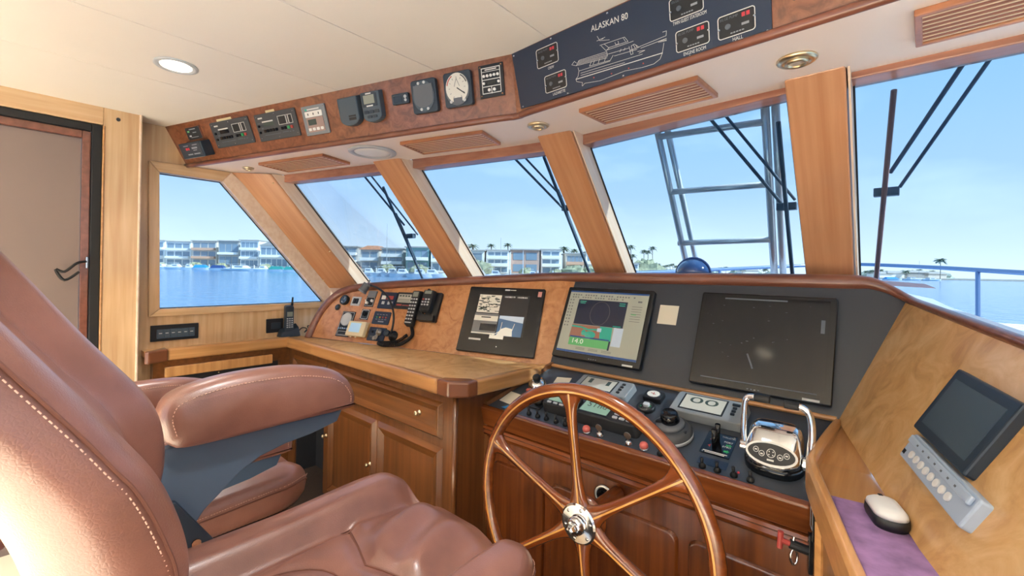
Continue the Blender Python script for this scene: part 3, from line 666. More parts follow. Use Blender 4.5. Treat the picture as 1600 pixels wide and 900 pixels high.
def tongue(w, h, r):   # rectangle with a deep round bottom
    P = [(w / 2, h / 2), (-w / 2, h / 2), (-w / 2, -h / 2 + r)]
    for i in range(1, 10):
        a = PI + PI * i / 10; P.append((w / 2 * math.cos(a), -h / 2 + r + r * math.sin(a)))
    return P + [(w / 2, -h / 2 + r)]
t = thing('instrument_cover', 'blank blue-grey instrument cover with a rounded bottom', 'cover', FR('fasP', .6193, .5498))
obj('shell', prism(tongue(.118, .130, .035), 0, .030, .93), 'slate', t, bevel=.004, seg=3); obj('grip_slots', mb([(.018, -.034, .04, .012), (.018, -.022, .04, .007)], .030, .001), 'black', t)
t = thing('autopilot_remote', 'dark blue-grey hand unit with a small screen beside the blank cover', 'remote', FR('fasP', .6809, .5581))
obj('shell', prism(tongue(.106, .134, .03), 0, .030, .94), 'slate', t, bevel=.004, seg=3); obj('bezel', box(-.004, .028, .030, .080, .058, .002, .006), 'dark_slate', t); obj('screen', box(-.004, .030, .032, .058, .036, .001), 'lcd_grey', t)
obj('brand_print', mb([(-.004, .054, .03, .005), (-.004, .003, .035, .006)], .0322, .0005), 'print_white', t)
obj('key_pad', mb([(-.028, -.022, .024, .014), (.0, -.022, .024, .014), (.028, -.022, .024, .014), (-.014, -.042, .024, .012), (.014, -.042, .024, .012)], .030, .003, .004), 'dark_slate', t)
t = thing('hour_meter', 'tiny dark meter with a white button between the remote and the round displays', 'meter', FR('fasP', .7507, .6096))
obj('case', box(0, 0, 0, .086, .044, .014, .006), 'dark_slate', t, bevel=.002); obj('display', box(-.012, 0, .014, .042, .026, .001), 'black_gloss', t); obj('white_button', merge([cyl(.028, .006, .014, .007, .003, 12), cyl(.028, -.008, .014, .006, .003, 12)]), 'light_grey', t)

def ell(rx, ry, z, d, cx=0, cy=0, n=28): return prism([(cx + rx * math.cos(2 * PI * k / n), cy + ry * math.sin(2 * PI * k / n)) for k in range(n)], z, d)
t = thing('round_display', 'dark square instrument with a blank oval screen', 'instrument', FR('fasP', .8098, .5696))
obj('case', box(0, 0, 0, .122, .134, .020, .012), 'dark_slate', t, bevel=.003); obj('ring', ell(.053, .062, .020, .004), 'slate', t, bevel=.001); obj('screen', prism(tongue(.092, .090, .03), .024, .001), 'mid_grey', t)
obj('buttons', merge([cyl(x, y, .024, .006, .003, 12) for x, y in ((-.018, .052), (.010, .053), (-.015, -.052), (.017, -.052))]), 'light_grey', t)
t = thing('wind_gauge', 'dark square instrument with a white wind dial and black needle', 'instrument', FR('fasP', .8868, .5818))
obj('case', box(0, 0, 0, .127, .135, .020, .012), 'dark_slate', t, bevel=.003); obj('ring', ell(.056, .063, .020, .004), 'mid_grey', t, bevel=.001)
obj('dial', ell(.051, .057, .024, .0008, 0, .004), 'gauge_face', t)
arc = lambda a0, a1, rx, ry: [(rx * math.cos(math.radians(a0 + (a1 - a0) * i / 8)), .004 + ry * math.sin(math.radians(a0 + (a1 - a0) * i / 8))) for i in range(9)]
obj('red_arc', strokes([arc(115, 165, .046, .052)], .004, .0248), 'red', t); obj('black_arc', strokes([arc(20, 65, .046, .052)], .004, .0248), 'black', t)
obj('needle', strokes([[(0, .004), (.034, -.022)]], .004, .0252, .001), 'black', t)
obj('ticks', strokes([[(.038 * math.cos(math.radians(a)), .004 + .043 * math.sin(math.radians(a))), (.032 * math.cos(math.radians(a)), .004 + .036 * math.sin(math.radians(a)))] for a in range(0, 360, 30)] + [[(-.012, .01), (0, .04), (.012, .01)]], .0014, .0248), 'mid_grey', t)
obj('display', box(0, -.045, .025, .04, .022, .001), 'mid_grey', t); obj('buttons', merge([cyl(x, -.047, .0245, .006, .003, 12) for x in (-.031, .031)]), 'light_grey', t)
t = thing('switch_plate', 'black plate with white outlined rows of round buttons left of the boat drawing', 'panel', FR('fasP', .9561, .6303))
obj('plate', box(0, 0, 0, .106, .124, .006), 'black', t, bevel=.001); obj('outline', merge([frame(0, .002, .006, .082, .098, .0006, .003), box(0, .036, .006, .082, .002, .0006), box(0, .006, .006, .082, .003, .0006), box(0, -.020, .006, .082, .003, .0006), box(0, -.034, .006, .003, .028, .0006)]), 'print_white', t)
obj('print', mb([(0, .043, .05, .004)], .006, .0005), 'print_white', t); obj('round_buttons', merge([cyl(-.030 + .015 * i, .020, .006, .0055, .004, 12) for i in range(5)] + [cyl(x, -.007, .006, .005, .004, 12) for x in (-.032, .032)] + [cyl(x, -.034, .006, .006, .004, 12) for x in (-.010, .012)]), 'white', t)
obj('display', box(0, -.007, .006, .035, .013, .001), 'black_gloss', t); screws(t, corners(.106, .124, .008), .006, .004, 'copper')

# --- big engraved panel with the boat drawing
t = thing('bilge_alarm_panel', 'long navy alarm panel engraved with a motor yacht and ALASKAN 80', 'panel', FR('fasC', .25, .5))
obj('plate', prism([(-.43, -.098), (.43, -.113), (.43, .108), (-.45, .111)], 0, .006), 'panel_navy', t, bevel=.001)
BOAT = [[(-.166,-.0613),(.1459,-.0724)],[(-.1412,-.0897),(-.1316,-.0836),(-.0712,-.0916),(.02,-.0872),(.0798,-.0941),(.117,-.0948),(.1369,-.087),(.1445,-.0732),(.1514,-.0459)],[(-.151,-.0381),(-.0307,-.0428)],[(-.0138,-.0318),(.0658,-.0371)],[(-.1446,-.0471),(.0821,-.0563)],[(-.1452,-.0541),(.0218,-.0626)],[(-.1601,-.0182),(-.0395,-.0293)],[(-.1562,-.0151),(-.0375,-.025)],[(-.1529,-.0117),(-.0372,-.0208)],[(-.1501,-.0083),(-.0378,-.0158)],[(-.1472,-.0049),(-.0387,-.0106)],[(-.1472,-.0049),(-.1601,-.0182)],[(-.0387,-.0106),(-.0375,-.025)],[(-.1601,-.0182),(-.1779,-.0101),(-.166,-.0021),(-.1576,-.0104)],[(-.0371,-.0192),(.0397,-.0249)],[(.04,-.0198),(.0443,-.0458),(.0518,-.0456),(.0475,-.0209)],[(.0475,-.0209),(.0581,-.0192),(.0734,-.0331),(.0422,-.0322)],[(.055,-.02),(.0602,-.032)],[(.0622,-.0231),(.0675,-.0333)],[(.0735,-.0319),(.159,-.0289),(.161,-.0162),(.1489,-.0157)],[(.0775,-.0375),(.1599,-.0365)],[(.1342,-.0366),(.1597,-.0401)],[(.134,-.039),(.1596,-.0425)],[(-.0624,.0159),(.027,.0117)],[(-.0576,.013),(-.041,-.0072),(-.0275,-.0007)],[(-.0459,.0146),(-.0308,-.001),(.038,-.0049),(.027,.0117)],[(-.0076,.0075),(-.0051,-.0005),(.0059,-.0009),(.0034,.0078)],[(.0223,.0107),(.0291,-.002)],[(-.0699,.0469),(-.0612,.0304),(-.0258,.0214)],[(-.0728,.0329),(-.041,.0345)],[(-.0544,.0322),(-.0477,.0327)],[(-.0409,-.0059),(.0437,-.0094),(.0557,-.0095)],[(-.151,-.0381),(-.1561,-.0539),(-.166,-.0613),(-.1631,-.0694),(-.1402,-.0785),(-.143,-.0892)],[(-.1535,-.0259),(-.151,-.0381)],[(-.1078,-.035),(-.098,-.0226)],[(-.0937,-.0336),(-.086,-.0234)],[(-.0734,-.0355),(-.0674,-.0249)],[(-.05,-.037),(-.0442,-.0265)],[(-.0307,-.0428),(-.0167,-.0282)],[(-.1078,-.035),(-.0305,-.0402)],[(.0072,-.0264),(.0124,-.0188)],[(.0212,-.0268),(.0263,-.0201)],[(.0668,-.0438),(.0913,-.0477),(.0708,-.0502)]]
obj('boat_drawing', merge([strokes(BOAT[:1], .0022, .006), strokes(BOAT[1:], .0010, .006)]), 'print_white', t)
obj('red_lamps', merge([cyl(x, y, .006, .0022, .002, 8) for x, y in ((-.0939, -.0755), (-.0272, -.0818), (.0342, -.0834), (.0834, -.0835))]), 'red', t)
text(t, 'title', 'print_white', 'ALASKAN 80', -.024, .072, .006, .027, .134, rot=-.05)
for u, v, w, h, lab, lx, ly, lw in ((-.2795, .0512, .099, .066, 'CREW', -.268, .0078, .027), (-.2526, -.0453, .097, .060, 'LAZARETTE', -.2418, -.085, .055), (.2209, .0316, .096, .060, 'TWIN GUEST STATEROOM', .2279, -.0061, .094), (.2337, -.0587, .094, .058, 'ENGINE ROOM', .2379, -.0965, .062), (.3483, -.0627, .092, .059, 'HALL', .3504, -.0998, .025)):
    m = obj('alarm_module', box(u, v, .006, w, h, .0012, .008), 'black', t)
    obj('outline', frame(u, v, .0072, w, h, .0008, .0022, .008), 'print_white', m)
    text(m, 'print', 'print_dim', 'BILGE PUMP', u - .018, v + h * .33, .0072, .010, .045)
    obj('red_digits', mb([(u + .018, v + h * .28, .008, .010), (u + .029, v + h * .28, .008, .010)], .0072, .0008), 'red_led', m)
    obj('selector', merge([ell(.007, .007, .0072, .003, u - .02, v - .002)]), 'print_dim', m)
    obj('markings', mb([(u - .012 + i * .007, v - h * .34, .005, .003) for i in range(5)] + [(u + .022, v - .006, .018, .006)], .0072, .0006), 'print_grey', m)
    screws(m, [(u - w / 2 + .003, v - .003), (u + w / 2 - .003, v + .004)], .0075, .0035)
    text(t, 'name_print', 'print_white', lab, lx, ly, .006, .0135, lw)
screws(t, [(-.44, .10), (-.2577, .102), (-.0274, .102), (-.4183, -.0926), (-.2048, -.098), (.0137, -.1000), (.2246, -.106), (.42, -.106)], .006, .004)
t = thing('dark_fascia_plate', 'plain navy plate at the top right corner of the fascia', 'panel', FR('fasC', .60, .62))
obj('plate', box(0, 0, 0, .33, .165, .006), 'panel_navy', t, bevel=.001); screws(t, corners(.33, .165, .01), .006)

# --- soffit vents, spotlights, loudspeaker
def vent(p, s, tt, w, h, label):
    t = thing('air_vent', label, 'vent', FR(p, s, tt, True, .0), 'air vents in the soffit')
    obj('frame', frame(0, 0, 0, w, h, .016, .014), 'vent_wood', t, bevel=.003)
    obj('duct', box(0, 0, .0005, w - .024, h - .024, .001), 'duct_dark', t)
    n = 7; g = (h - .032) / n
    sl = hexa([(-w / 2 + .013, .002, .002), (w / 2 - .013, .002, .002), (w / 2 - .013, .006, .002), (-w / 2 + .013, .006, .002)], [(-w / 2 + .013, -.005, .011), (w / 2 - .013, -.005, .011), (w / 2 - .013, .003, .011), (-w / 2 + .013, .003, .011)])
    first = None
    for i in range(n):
        if first is None: o = first = obj('slat', sl, 'slat_shaded', t); ed = se = obj('lit_edge', bx(-w / 2 + .013, w / 2 - .013, -.006, -.0015, .0095, .0125), 'slat_lit', o)  # light on slat undersides and shade on their faces painted as two tones
        else:
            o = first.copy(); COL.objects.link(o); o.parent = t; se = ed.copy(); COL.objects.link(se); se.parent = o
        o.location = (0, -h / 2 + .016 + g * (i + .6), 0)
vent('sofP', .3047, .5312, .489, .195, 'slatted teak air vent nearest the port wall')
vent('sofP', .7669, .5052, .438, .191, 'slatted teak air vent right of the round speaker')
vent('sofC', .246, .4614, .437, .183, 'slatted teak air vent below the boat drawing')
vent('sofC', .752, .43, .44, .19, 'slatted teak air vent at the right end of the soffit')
def spot(p, s, tt, r, lens, label):
    t = thing('spotlight', label, 'spotlight', FR(p, s, tt, True), 'small spotlights in the soffit')
    obj('ring', lathe([(r, 0), (r, .005), (r * .86, .010), (r * .62, .010), (r * .58, .004)], 0, 0, 30), 'brass', t, smooth=True)
    obj('eyeball', lathe([(r * .56, .002), (r * .58, .012), (r * .50, .017), (r * .42, .014), (r * .40, .008)], 0, 0, 24), 'brass', t, smooth=True)
    obj('lens', cyl(0, 0, .008, r * .40, .002, 20), lens, t)
spot('sofP', .113, .4378, .030, 'chamfer_wood', 'tiny brass eyeball light at the port end of the soffit')
spot('sofC', -.0038, .3542, .045, 'lens_dim', 'cream ringed eyeball light above the middle pillar')
spot('sofC', .4982, .4356, .050, 'lens_dim', 'brass ringed eyeball light above the upright pillar')
t = thing('loudspeaker', 'round white grille loudspeaker in the soffit between two vents', 'speaker', FR('sofP', .5496, .4794, True))
obj('ring', lathe([(.118, 0), (.118, .006), (.112, .009), (.092, .009), (.090, .004)], 0, 0, 40), 'light_grey', t, smooth=True); obj('grille', lathe([(.090, .002), (.089, .006), (.06, .009), (.001, .010)], 0, 0, 36), 'white', t, smooth=True)

LAMPS = [(-2.2, .445, 0, 'recessed round ceiling lamp glowing warm above the port seat'), (-.71, .476, 0, 'recessed ceiling lamp above the helm seat'), (.76, .46, 0, 'recessed ceiling lamp at the front of the starboard side')]
for r_, yy in enumerate((-1.3, -1.9, -2.4)):  # unseen rows behind the camera, added to fill the cabin with light
    for c_, xx in enumerate((-2.2, -.71, .76)):
        LAMPS.append((xx, yy, 1, 'added unseen fill lamp in the ceiling, %s row behind the seats, %s' % (('first', 'second', 'third')[r_], ('port side', 'middle', 'starboard side')[c_])))
for x, y, pw, lb in LAMPS:
    z = zc(x); a = .0307 if x < -1.1 else 0
    eu = V3((1, 0, a)).normalized(); ev = V3((0, -1, 0)); n = eu.cross(ev)
    M = Matrix(((eu.x, ev.x, n.x, x), (eu.y, ev.y, n.y, y), (eu.z, ev.z, n.z, z), (0, 0, 0, 1)))
    t = thing('ceiling_and_fill_lamp', lb, 'lamp', M, 'recessed ceiling lamps and added fill lamps')
    obj('ring', lathe([(.074, 0), (.074, .004), (.066, .007), (.055, .004), (.053, .001)], 0, 0, 36), 'light_grey', t, smooth=True)
    obj('lens', cyl(0, 0, .001, .053, .0025, 30), 'lamp_glow', t)
    ld = bpy.data.lights.new('lamp_light', 'SPOT'); ld.spot_size = math.radians(88); ld.spot_blend = .5; ld.shadow_soft_size = .05; ld.energy = LAMP_W[pw]; ld.color = (1.0, .98, .955)
    lo = bpy.data.objects.new('lamp_light', ld); COL.objects.link(lo); lo.parent = t; lo.location = (0, 0, .012); lo.rotation_euler = (PI, 0, 0)

# ================================================================== PORT DASH INSTRUMENTS
D = 'dashP'
t = thing('fuel_gauge', 'round black rimmed gauge with a blue face at the port end of the dash', 'gauge', FR(D, .1282, .5484))
obj('rim', lathe([(.032, 0), (.034, .008), (.034, .022), (.030, .026), (.026, .022)], 0, 0, 28), 'black', t, smooth=True); obj('face', cyl(0, 0, .020, .027, .002, 24), 'gauge_blue', t); obj('needle', strokes([[(0, 0), (.006, .018)], [(-.016, -.012), (-.004, -.018)]], .003, .0222), 'white', t)
t = thing('cigar_socket', 'small round black socket below the blue gauge', 'socket', FR(D, .0995, .4457))
obj('rim', lathe([(.020, 0), (.021, .006), (.016, .012), (.010, .010)], 0, 0, 22), 'black', t, smooth=True); obj('cap', cyl(0, 0, .004, .013, .008, 18), 'dark_slate', t, bevel=.001)
t = thing('rocker_switch', 'white plate with a pair of black rocker switches', 'switch', FR(D, .1823, .5475))
obj('plate', box(0, 0, 0, .080, .062, .005, .003), 'light_grey', t, bevel=.001); obj('rockers', mb([(-.012, 0, .018, .036), (.012, 0, .018, .036)], .005, .006, .002), 'black', t); screws(t, corners(.08, .062, .006), .005, .002)
t = thing('ignition_plate', 'small black plate with two silver switches under a grey flap', 'switch', FR(D, .2511, .5552))
obj('plate', box(0, 0, 0, .075, .072, .005, .003), 'black', t, bevel=.001); obj('flap', box(.006, .052, .002, .068, .040, .010, .003), 'grey', t, bevel=.001); obj('outline', frame(0, 0, .005, .066, .060, .0006, .002, .004), 'print_white', t)
obj('switches', merge([cyl(-.016, -.012, .005, .009, .012, 14), cyl(.020, .004, .005, .009, .010, 14), tube([(-.016, -.012, .016), (-.020, .004, .026)], .004, 8)]), 'white', t)
t = thing('fire_panel', 'square black alarm unit with a red window, left of its silver-faced twin', 'panel', FR(D, .3341, .5818))
obj('case', box(0, 0, 0, .130, .112, .010, .006), 'panel_navy', t, bevel=.002); obj('white_window', box(-.032, .018, .010, .034, .026, .001), 'white', t); obj('red_window', box(.018, .018, .010, .056, .024, .001), 'red', t); obj('keys', mb([(-.025, -.018, .022, .020), (.020, -.018, .018, .020), (.044, -.018, .014, .020)], .010, .002), 'light_grey', t)
t = thing('stabilizer_display', 'square black unit with a silver screen and red lettering', 'panel', FR(D, .411, .5924))
obj('case', box(0, 0, 0, .128, .110, .010, .006), 'black', t, bevel=.002); obj('screen', box(0, .014, .010, .100, .054, .001), 'lcd_pale', t); obj('segments', mb([(-.034 + .022 * i, .03, .015, .010) for i in range(4)] + [(0, .006, .09, .003), (0, -.004, .09, .003)], .011, .0005), 'lcd_ink', t); obj('red_print', mb([(-.028, -.030, .04, .010), (.026, -.032, .055, .005)], .010, .0006), 'red', t)
t = thing('stabilizer_gauge', 'upright black plate with a big pale round dial and a row of switches', 'gauge', FR(D, .1693, .2285))
obj('plate', box(0, 0, 0, .110, .170, .006, .004), 'black', t, bevel=.001); obj('outline', frame(0, 0, .006, .100, .158, .0006, .002, .004), 'print_white', t); obj('bezel', lathe([(.045, 0), (.045, .006), (.041, .010), (.038, .006)], 0, .030, 30, .006), 'light_grey', t, smooth=True); obj('dial', cyl(0, .030, .008, .040, .003, 28), 'gauge_face', t)
obj('dial_marks', strokes([[(.030 * math.cos(a), .03 + .030 * math.sin(a)), (.034 * math.cos(a), .03 + .034 * math.sin(a))] for a in [i * PI / 6 for i in range(12)]] + [[(0, .03), (.012, .048)]], .002, .011), 'mid_grey', t)
obj('toggles', merge([cyl(-.034 + .017 * i, -.034, .006, .005, .012, 10) for i in range(5)]), 'steel', t); obj('lower_outline', frame(0, -.062, .006, .084, .024, .0006, .002, .006), 'print_white', t)
t = thing('thermostat', 'cream thermostat with a pale blue screen leaning on the dash', 'thermostat', FR(D, .2433, .1663, False, .012))
obj('case', box(0, 0, 0, .150, .098, .022, .006, .97), 'cream', t, bevel=.003); obj('screen', box(-.008, .006, .022, .088, .060, .001, .002), 'lcd_blue', t); obj('backplate', box(.006, .004, -.012, .150, .094, .012, .004), 'brass', t); obj('buttons', merge([cyl(-.03, -.052, .008, .005, .008, 10), cyl(.012, -.052, .008, .005, .008, 10)]), 'cream', t)
t = thing('wiper_control', 'small black square plate with a big black knob', 'knob', FR(D, .2483, .3765))
obj('plate', box(0, 0, 0, .068, .070, .005, .003), 'dark_slate', t, bevel=.001); obj('outline', frame(0, 0, .005, .060, .062, .0006, .003, .010), 'print_white', t); obj('knob', merge([cyl(.002, .002, .005, .017, .018, 20, .014), box(.002, .002, .020, .008, .030, .008, .003)]), 'black', t, bevel=.001)
t = thing('alarm_lights', 'black plate with a row of four coloured warning lights', 'panel', FR(D, .3321, .3451))
obj('plate', box(0, 0, 0, .134, .084, .008, .008), 'panel_navy', t, bevel=.0015)
for i, m in enumerate(('green', 'holly', 'red', 'red')): obj('light', dome(-.036 + .024 * i, .004, .008, .006, .004, 12, 3), m, t)
obj('print', mb([(-.036 + .024 * i, .022, .014, .003) for i in range(4)] + [(-.036 + .024 * i, -.010, .016, .003) for i in range(4)] + [(.004, -.024, .045, .008)], .008, .0005), 'print_grey', t)
t = thing('ignition_lock', 'blue-black plate with a brass key lock and hanging keys', 'switch', FR(D, .3325, .1345))
obj('plate', box(0, 0, 0, .132, .086, .008, .004), 'panel_navy', t, bevel=.0015); obj('lock', lathe([(.022, 0), (.022, .008), (.012, .012), (.011, .020)], .020, .012, 24, .008), 'key_metal', t, smooth=True); obj('key', merge([box(.020, .012, .026, .006, .030, .008), ell(.014, .016, .020, .003, .016, -.022), ell(.010, .012, .026, .003, .006, -.030)]), 'key_metal', t)
obj('socket', cyl(-.035, .012, .008, .007, .006, 12), 'black', t); obj('print', mb([(-.03, -.018, .03, .010), (-.03, .028, .03, .003)], .008, .0005), 'print_dim', t)
t = thing('gooseneck_lamp', 'bendy black gooseneck chart lamp with a grey cylinder head', 'lamp', FR(D, .3979, .1331))
obj('base', lathe([(.032, 0), (.032, .008), (.018, .014), (.016, .030), (.010, .034)], .018, 0, 24), 'black', t, smooth=True); obj('knob', lathe([(.020, 0), (.020, .014), (.014, .018)], -.014, .008, 20, .022), 'dark_slate', t, smooth=True)
obj('neck', tube(smooth_path([(.018, .006, .03), (.03, .059, .05), (.023, .112, .06), (-.01, .172, .065), (-.068, .233, .07), (-.144, .275, .075), (-.213, .293, .08)], 6), .0065, 10), 'black', t, smooth=True)
obj('head', tube([(-.246, .304, .08), (-.268, .250, .08)], [.024, .026], 18), 'mid_grey', t, bevel=.002); obj('head_rim', tube([(-.266, .254, .08), (-.270, .245, .08)], .028, 18), 'grey', t); obj('switch', tube([(-.243, .306, .08), (-.236, .330, .08)], .004, 8), 'mid_grey', t); obj('elbow', tube([(-.213, .293, .08), (-.250, .288, .08)], .010, 10), 'mid_grey', t)

def handset(t, cx, cy, w, h, z, tilt=0):
    body = obj('handset', box(cx, cy, z, w, h, .034, .012, .92), 'black_matte', t, bevel=.004, seg=3)
    obj('screen', box(cx, cy + h * .36, z + .034, w * .62, h * .14, .001), 'lcd_grey', body)
    return body
t = thing('vhf_handset', 'slim black radio handset with a full keypad hanging in its cradle', 'handset', FR(D, .4749, .4867))
obj('cradle', box(.035, .02, 0, .055, .17, .022, .006), 'black', t, bevel=.003); hb = handset(t, 0, 0, .062, .232, .016)
obj('keypad', mb([(-.018 + .018 * i, .052 - .021 * j, .011, .009) for i in range(3) for j in range(7)], .050, .003, .002), 'light_grey', hb); obj('brand_print', mb([(0, -.095, .045, .005)], .0502, .0005), 'print_white', hb)
Mi = FR(D, .4749, .4867).inverted()
path = smooth_path([Mi @ V3(p) for p in [(-2.182, 1.603, -.352), (-2.155, 1.59, -.40), (-2.175, 1.56, -.435), (-2.215, 1.53, -.458), (-2.29, 1.49, -.464), (-2.345, 1.488, -.462), (-2.36, 1.50, -.460), (-2.33, 1.515, -.458), (-2.25, 1.545, -.445), (-2.20, 1.585, -.405)]], 16)
hel = []
for i, p in enumerate(path):
    tt = (path[min(i + 1, len(path) - 1)] - path[max(i - 1, 0)]).normalized(); a1 = tt.orthogonal().normalized(); a1 = (V3((.3, .4, .8)) - tt * tt.dot(V3((.3, .4, .8)))).normalized(); b1 = tt.cross(a1)
    for j in range(4):
        q = p.lerp(path[min(i + 1, len(path) - 1)], j / 4); an = 2 * PI * (i * 4 + j) / 7.3
        hel.append(q + (a1 * math.cos(an) + b1 * math.sin(an)) * .0085)
obj('coil_cord', tube(hel, .0032, 6), 'rubber', t, smooth=True)
t = thing('satellite_handset', 'squat black handset with a red key in a wide black cradle', 'handset', FR(D, .5366, .54))
obj('cradle', merge([box(.022, -.008, 0, .085, .185, .024, .008), box(-.004, -.080, .0, .115, .04, .040, .008)]), 'black', t, bevel=.003); hb = handset(t, -.012, .020, .078, .142, .024)
obj('keypad', mb([(-.034 + .020 * i, .026 - .017 * j, .012, .009) for i in range(3) for j in range(3) if (i, j) != (0, 0)], .058, .003, .002), 'light_grey', hb); obj('red_key', box(-.034, .026, .058, .012, .009, .003, .002), 'red', hb); obj('speaker_slots', mb([(-.012, -.026 - .008 * j, .05, .003) for j in range(4)], .058, .0008), 'black_gloss', hb)
obj('antenna', cyl(-.02, .088, .04, .009, .012, 14), 'black', t)

# --- screens
t = thing('camera_monitor', 'black flat monitor showing four camera views on the wooden dash', 'monitor', FR(D, .8157, .4254))
obj('bezel', box(0, 0, 0, .468, .382, .022, .008), 'scr_bezel', t, bevel=.005, seg=3)
z = .0222
SW, SH, SX, SY = .315, .235, -.004, .028
obj('screen', box(SX, SY, .0215, SW, SH, .001), 'scr_dark', t)
def rnd(n, x0, x1, y0, y1, a, b):
    return [(random.uniform(x0, x1), random.uniform(y0, y1), random.uniform(*a), random.uniform(*b)) for _ in range(n)]
scr = t
obj('engine_view', box(SX - .083, SY + .062, z + .0004, .140, .106, .0004), 'scr_pale', scr)
obj('engine_shapes', mb(rnd(60, SX - .146, SX - .022, SY + .015, SY + .110, (.006, .03), (.002, .006)), z + .0008, .0003), 'scr_ink', scr)
obj('cabin_view', box(SX - .083, SY - .055, z + .0004, .148, .118, .0004), 'scr_mid', scr)
obj('cabin_lights', merge([box(SX - .083, SY - .024, z + .0008, .148, .030, .0003), box(SX - .083, SY - .110, z + .0008, .148, .008, .0003)]), 'scr_pale', scr); obj('cabin_shade', mb([(SX - .083, SY - .018, .06, .006), (SX - .06, SY - .075, .10, .04)], z + .0011, .0003), 'scr_dark', scr)
obj('deck_view', box(SX + .072, SY - .060, z + .0004, .148, .114, .0004), 'scr_sea', scr); obj('deck_sky', prism([(SX + .0, SY - .004), (SX + .145, SY - .004), (SX + .145, SY - .040), (SX + .0, SY - .020)], z + .0008, .0003), 'scr_sky', scr)
obj('deck_boat', prism([(SX - .0, SY - .116), (SX + .095, SY - .116), (SX + .088, SY - .075), (SX + .05, SY - .068), (SX + .02, SY - .080)], z + .0010, .0003), 'scr_pale', scr); obj('deck_lines', strokes([[(SX + .02, SY - .08), (SX + .022, SY - .04)], [(SX + .088, SY - .09), (SX + .098, SY - .045)], [(SX - .02, SY - .116), (SX + .03, SY - .085)]], .003, z + .0012), 'scr_pale', scr)
text(t, 'date_print', 'scr_white', '10/08/19  10:08:01', SX + .075, SY + .106, z + .0005, .012, .135)
obj('brand_print', mb([(.010, .176, .03, .008), (.045, .176, .035, .004), (-.130, -.118, .075, .010)], z, .0005), 'print_white', t); obj('menu_tab', box(-.0, -.098, z + .001, .085, .020, .0004), 'scr_pale', t); obj('power_led', cyl(.012, -.150, z, .003, .001, 8), 'print_white', t)
obj('sticker', box(.208, .158, z, .022, .030, .0006), 'sticker_pink', t)

def computer(name, s, tt, label, on):
    t = thing(name, label, 'monitor', FR('dashC', s, tt))
    obj('bezel', box(0, 0, 0, .466, .372 if on else .388, .030, .008), 'scr_bezel', t, bevel=.006, seg=3)
    h = .372 if on else .388
    obj('maker_print', box(.0, h / 2 + .006, .0005, .06, .007, .0008), 'print_white', t); obj('corner_print', mb([(.175, -h / 2 + .010, .05, .008)], .0302, .0006), 'print_white', t)
    obj('button_marks', mb([(-.02 + .012 * i, -h / 2 + .012, .006, .003) for i in range(4)], .0302, .0005), 'print_grey', t)
    return t, h
t, h = computer('chart_monitor', .2107, .4677, 'lit computer monitor with a chart program and depth readout', True)
X0, X1, Y0, Y1 = -.212, .212, -.155, .165
obj('screen', box(0, .005, .0296, .424, .320, .001), 'scr_grey', t)
z = .0307
obj('title_bar', box(0, .162, z, .424, .008, .0004), 'scr_blue', t); obj('task_bar', box(0, -.150, z, .424, .010, .0004), 'scr_blue', t)
obj('radar_window', box(-.018, .055, z, .268, .130, .0004), 'scr_navy', t); obj('radar_ring', strokes([[(-.018 + .052 * math.cos(a * PI / 20), .053 + .060 * math.sin(a * PI / 20)) for a in range(41)]], .0016, z + .0004, .0003), 'scr_mid', t)
obj('radar_print', mb([(-.125, .110, .035, .004), (-.125, .101, .03, .004), (.09, .110, .03, .004), (.09, .100, .03, .004), (.085, -.004, .04, .005)], z + .0004, .0003), 'scr_teal', t)
obj('chart_land', prism([(-.155, -.012), (.012, -.012), (.012, -.082), (-.158, -.082)], z, .0004), 'scr_brown', t)
obj('chart_water', merge([prism([(.0, -.012), (.065, -.012), (.070, -.080), (.012, -.080)], z + .0002, .0004), strokes([[(-.155, -.022), (-.10, -.024), (-.06, -.034), (-.03, -.030), (.01, -.030)]], .008, z + .0004, .0003), ell(.03, .018, z + .0004, .0003, -.045, -.058), ell(.012, .014, z + .0004, .0003, -.082, -.05)]), 'scr_teal', t)
obj('depth_window', box(-.045, -.098, z + .0005, .215, .040, .0004), 'scr_green', t); obj('depth_bar', box(-.045, -.075, z + .0006, .215, .007, .0004), 'scr_blue', t); obj('depth_edge', box(.066, -.10, z + .0005, .009, .044, .0004), 'scr_navy', t)
text(t, 'depth_print', 'scr_white', '14.0', -.105, -.097, z + .001, .034, .06)
obj('side_pane', box(.098, -.055, z, .048, .09, .0004), 'scr_sky', t)
obj('toolbar_icons', mb([(-.19 + .0145 * i, .144, .008, .007) for i in range(24) if i % 6 != 4] + [(-.19 + .0145 * i, .131, .008, .006) for i in range(20) if i % 5 != 3] + [(-.20 + .016 * j, .115 - .017 * i, .007, .007) for i in range(9) for j in range(2)] + [(.175, .125, .02, .008)], z, .0004), 'scr_mid', t)
obj('list_print', mb([(.165, .10 - .012 * i, .05, .002) for i in range(7)] + [(-.08 + .07 * (i % 3), -.128 - .006 * (i // 3), .05, .002) for i in range(6)], z, .0004), 'scr_mid', t)
obj('chart_mark', box(.0, -.03, z + .0008, .022, .018, .0003), 'scr_sky', t); obj('green_tag', box(.155, .062, z, .025, .005, .0004), 'scr_green', t)
obj('glass', box(0, .005, .0325, .430, .325, .0008), 'glass_screen', t)
t, h = computer('radar_monitor', .7869, .4622, 'dark switched-off monitor on the black dash panel', False)
obj('screen', box(0, .006, .0296, .424, .345, .001), 'scr_off', t)
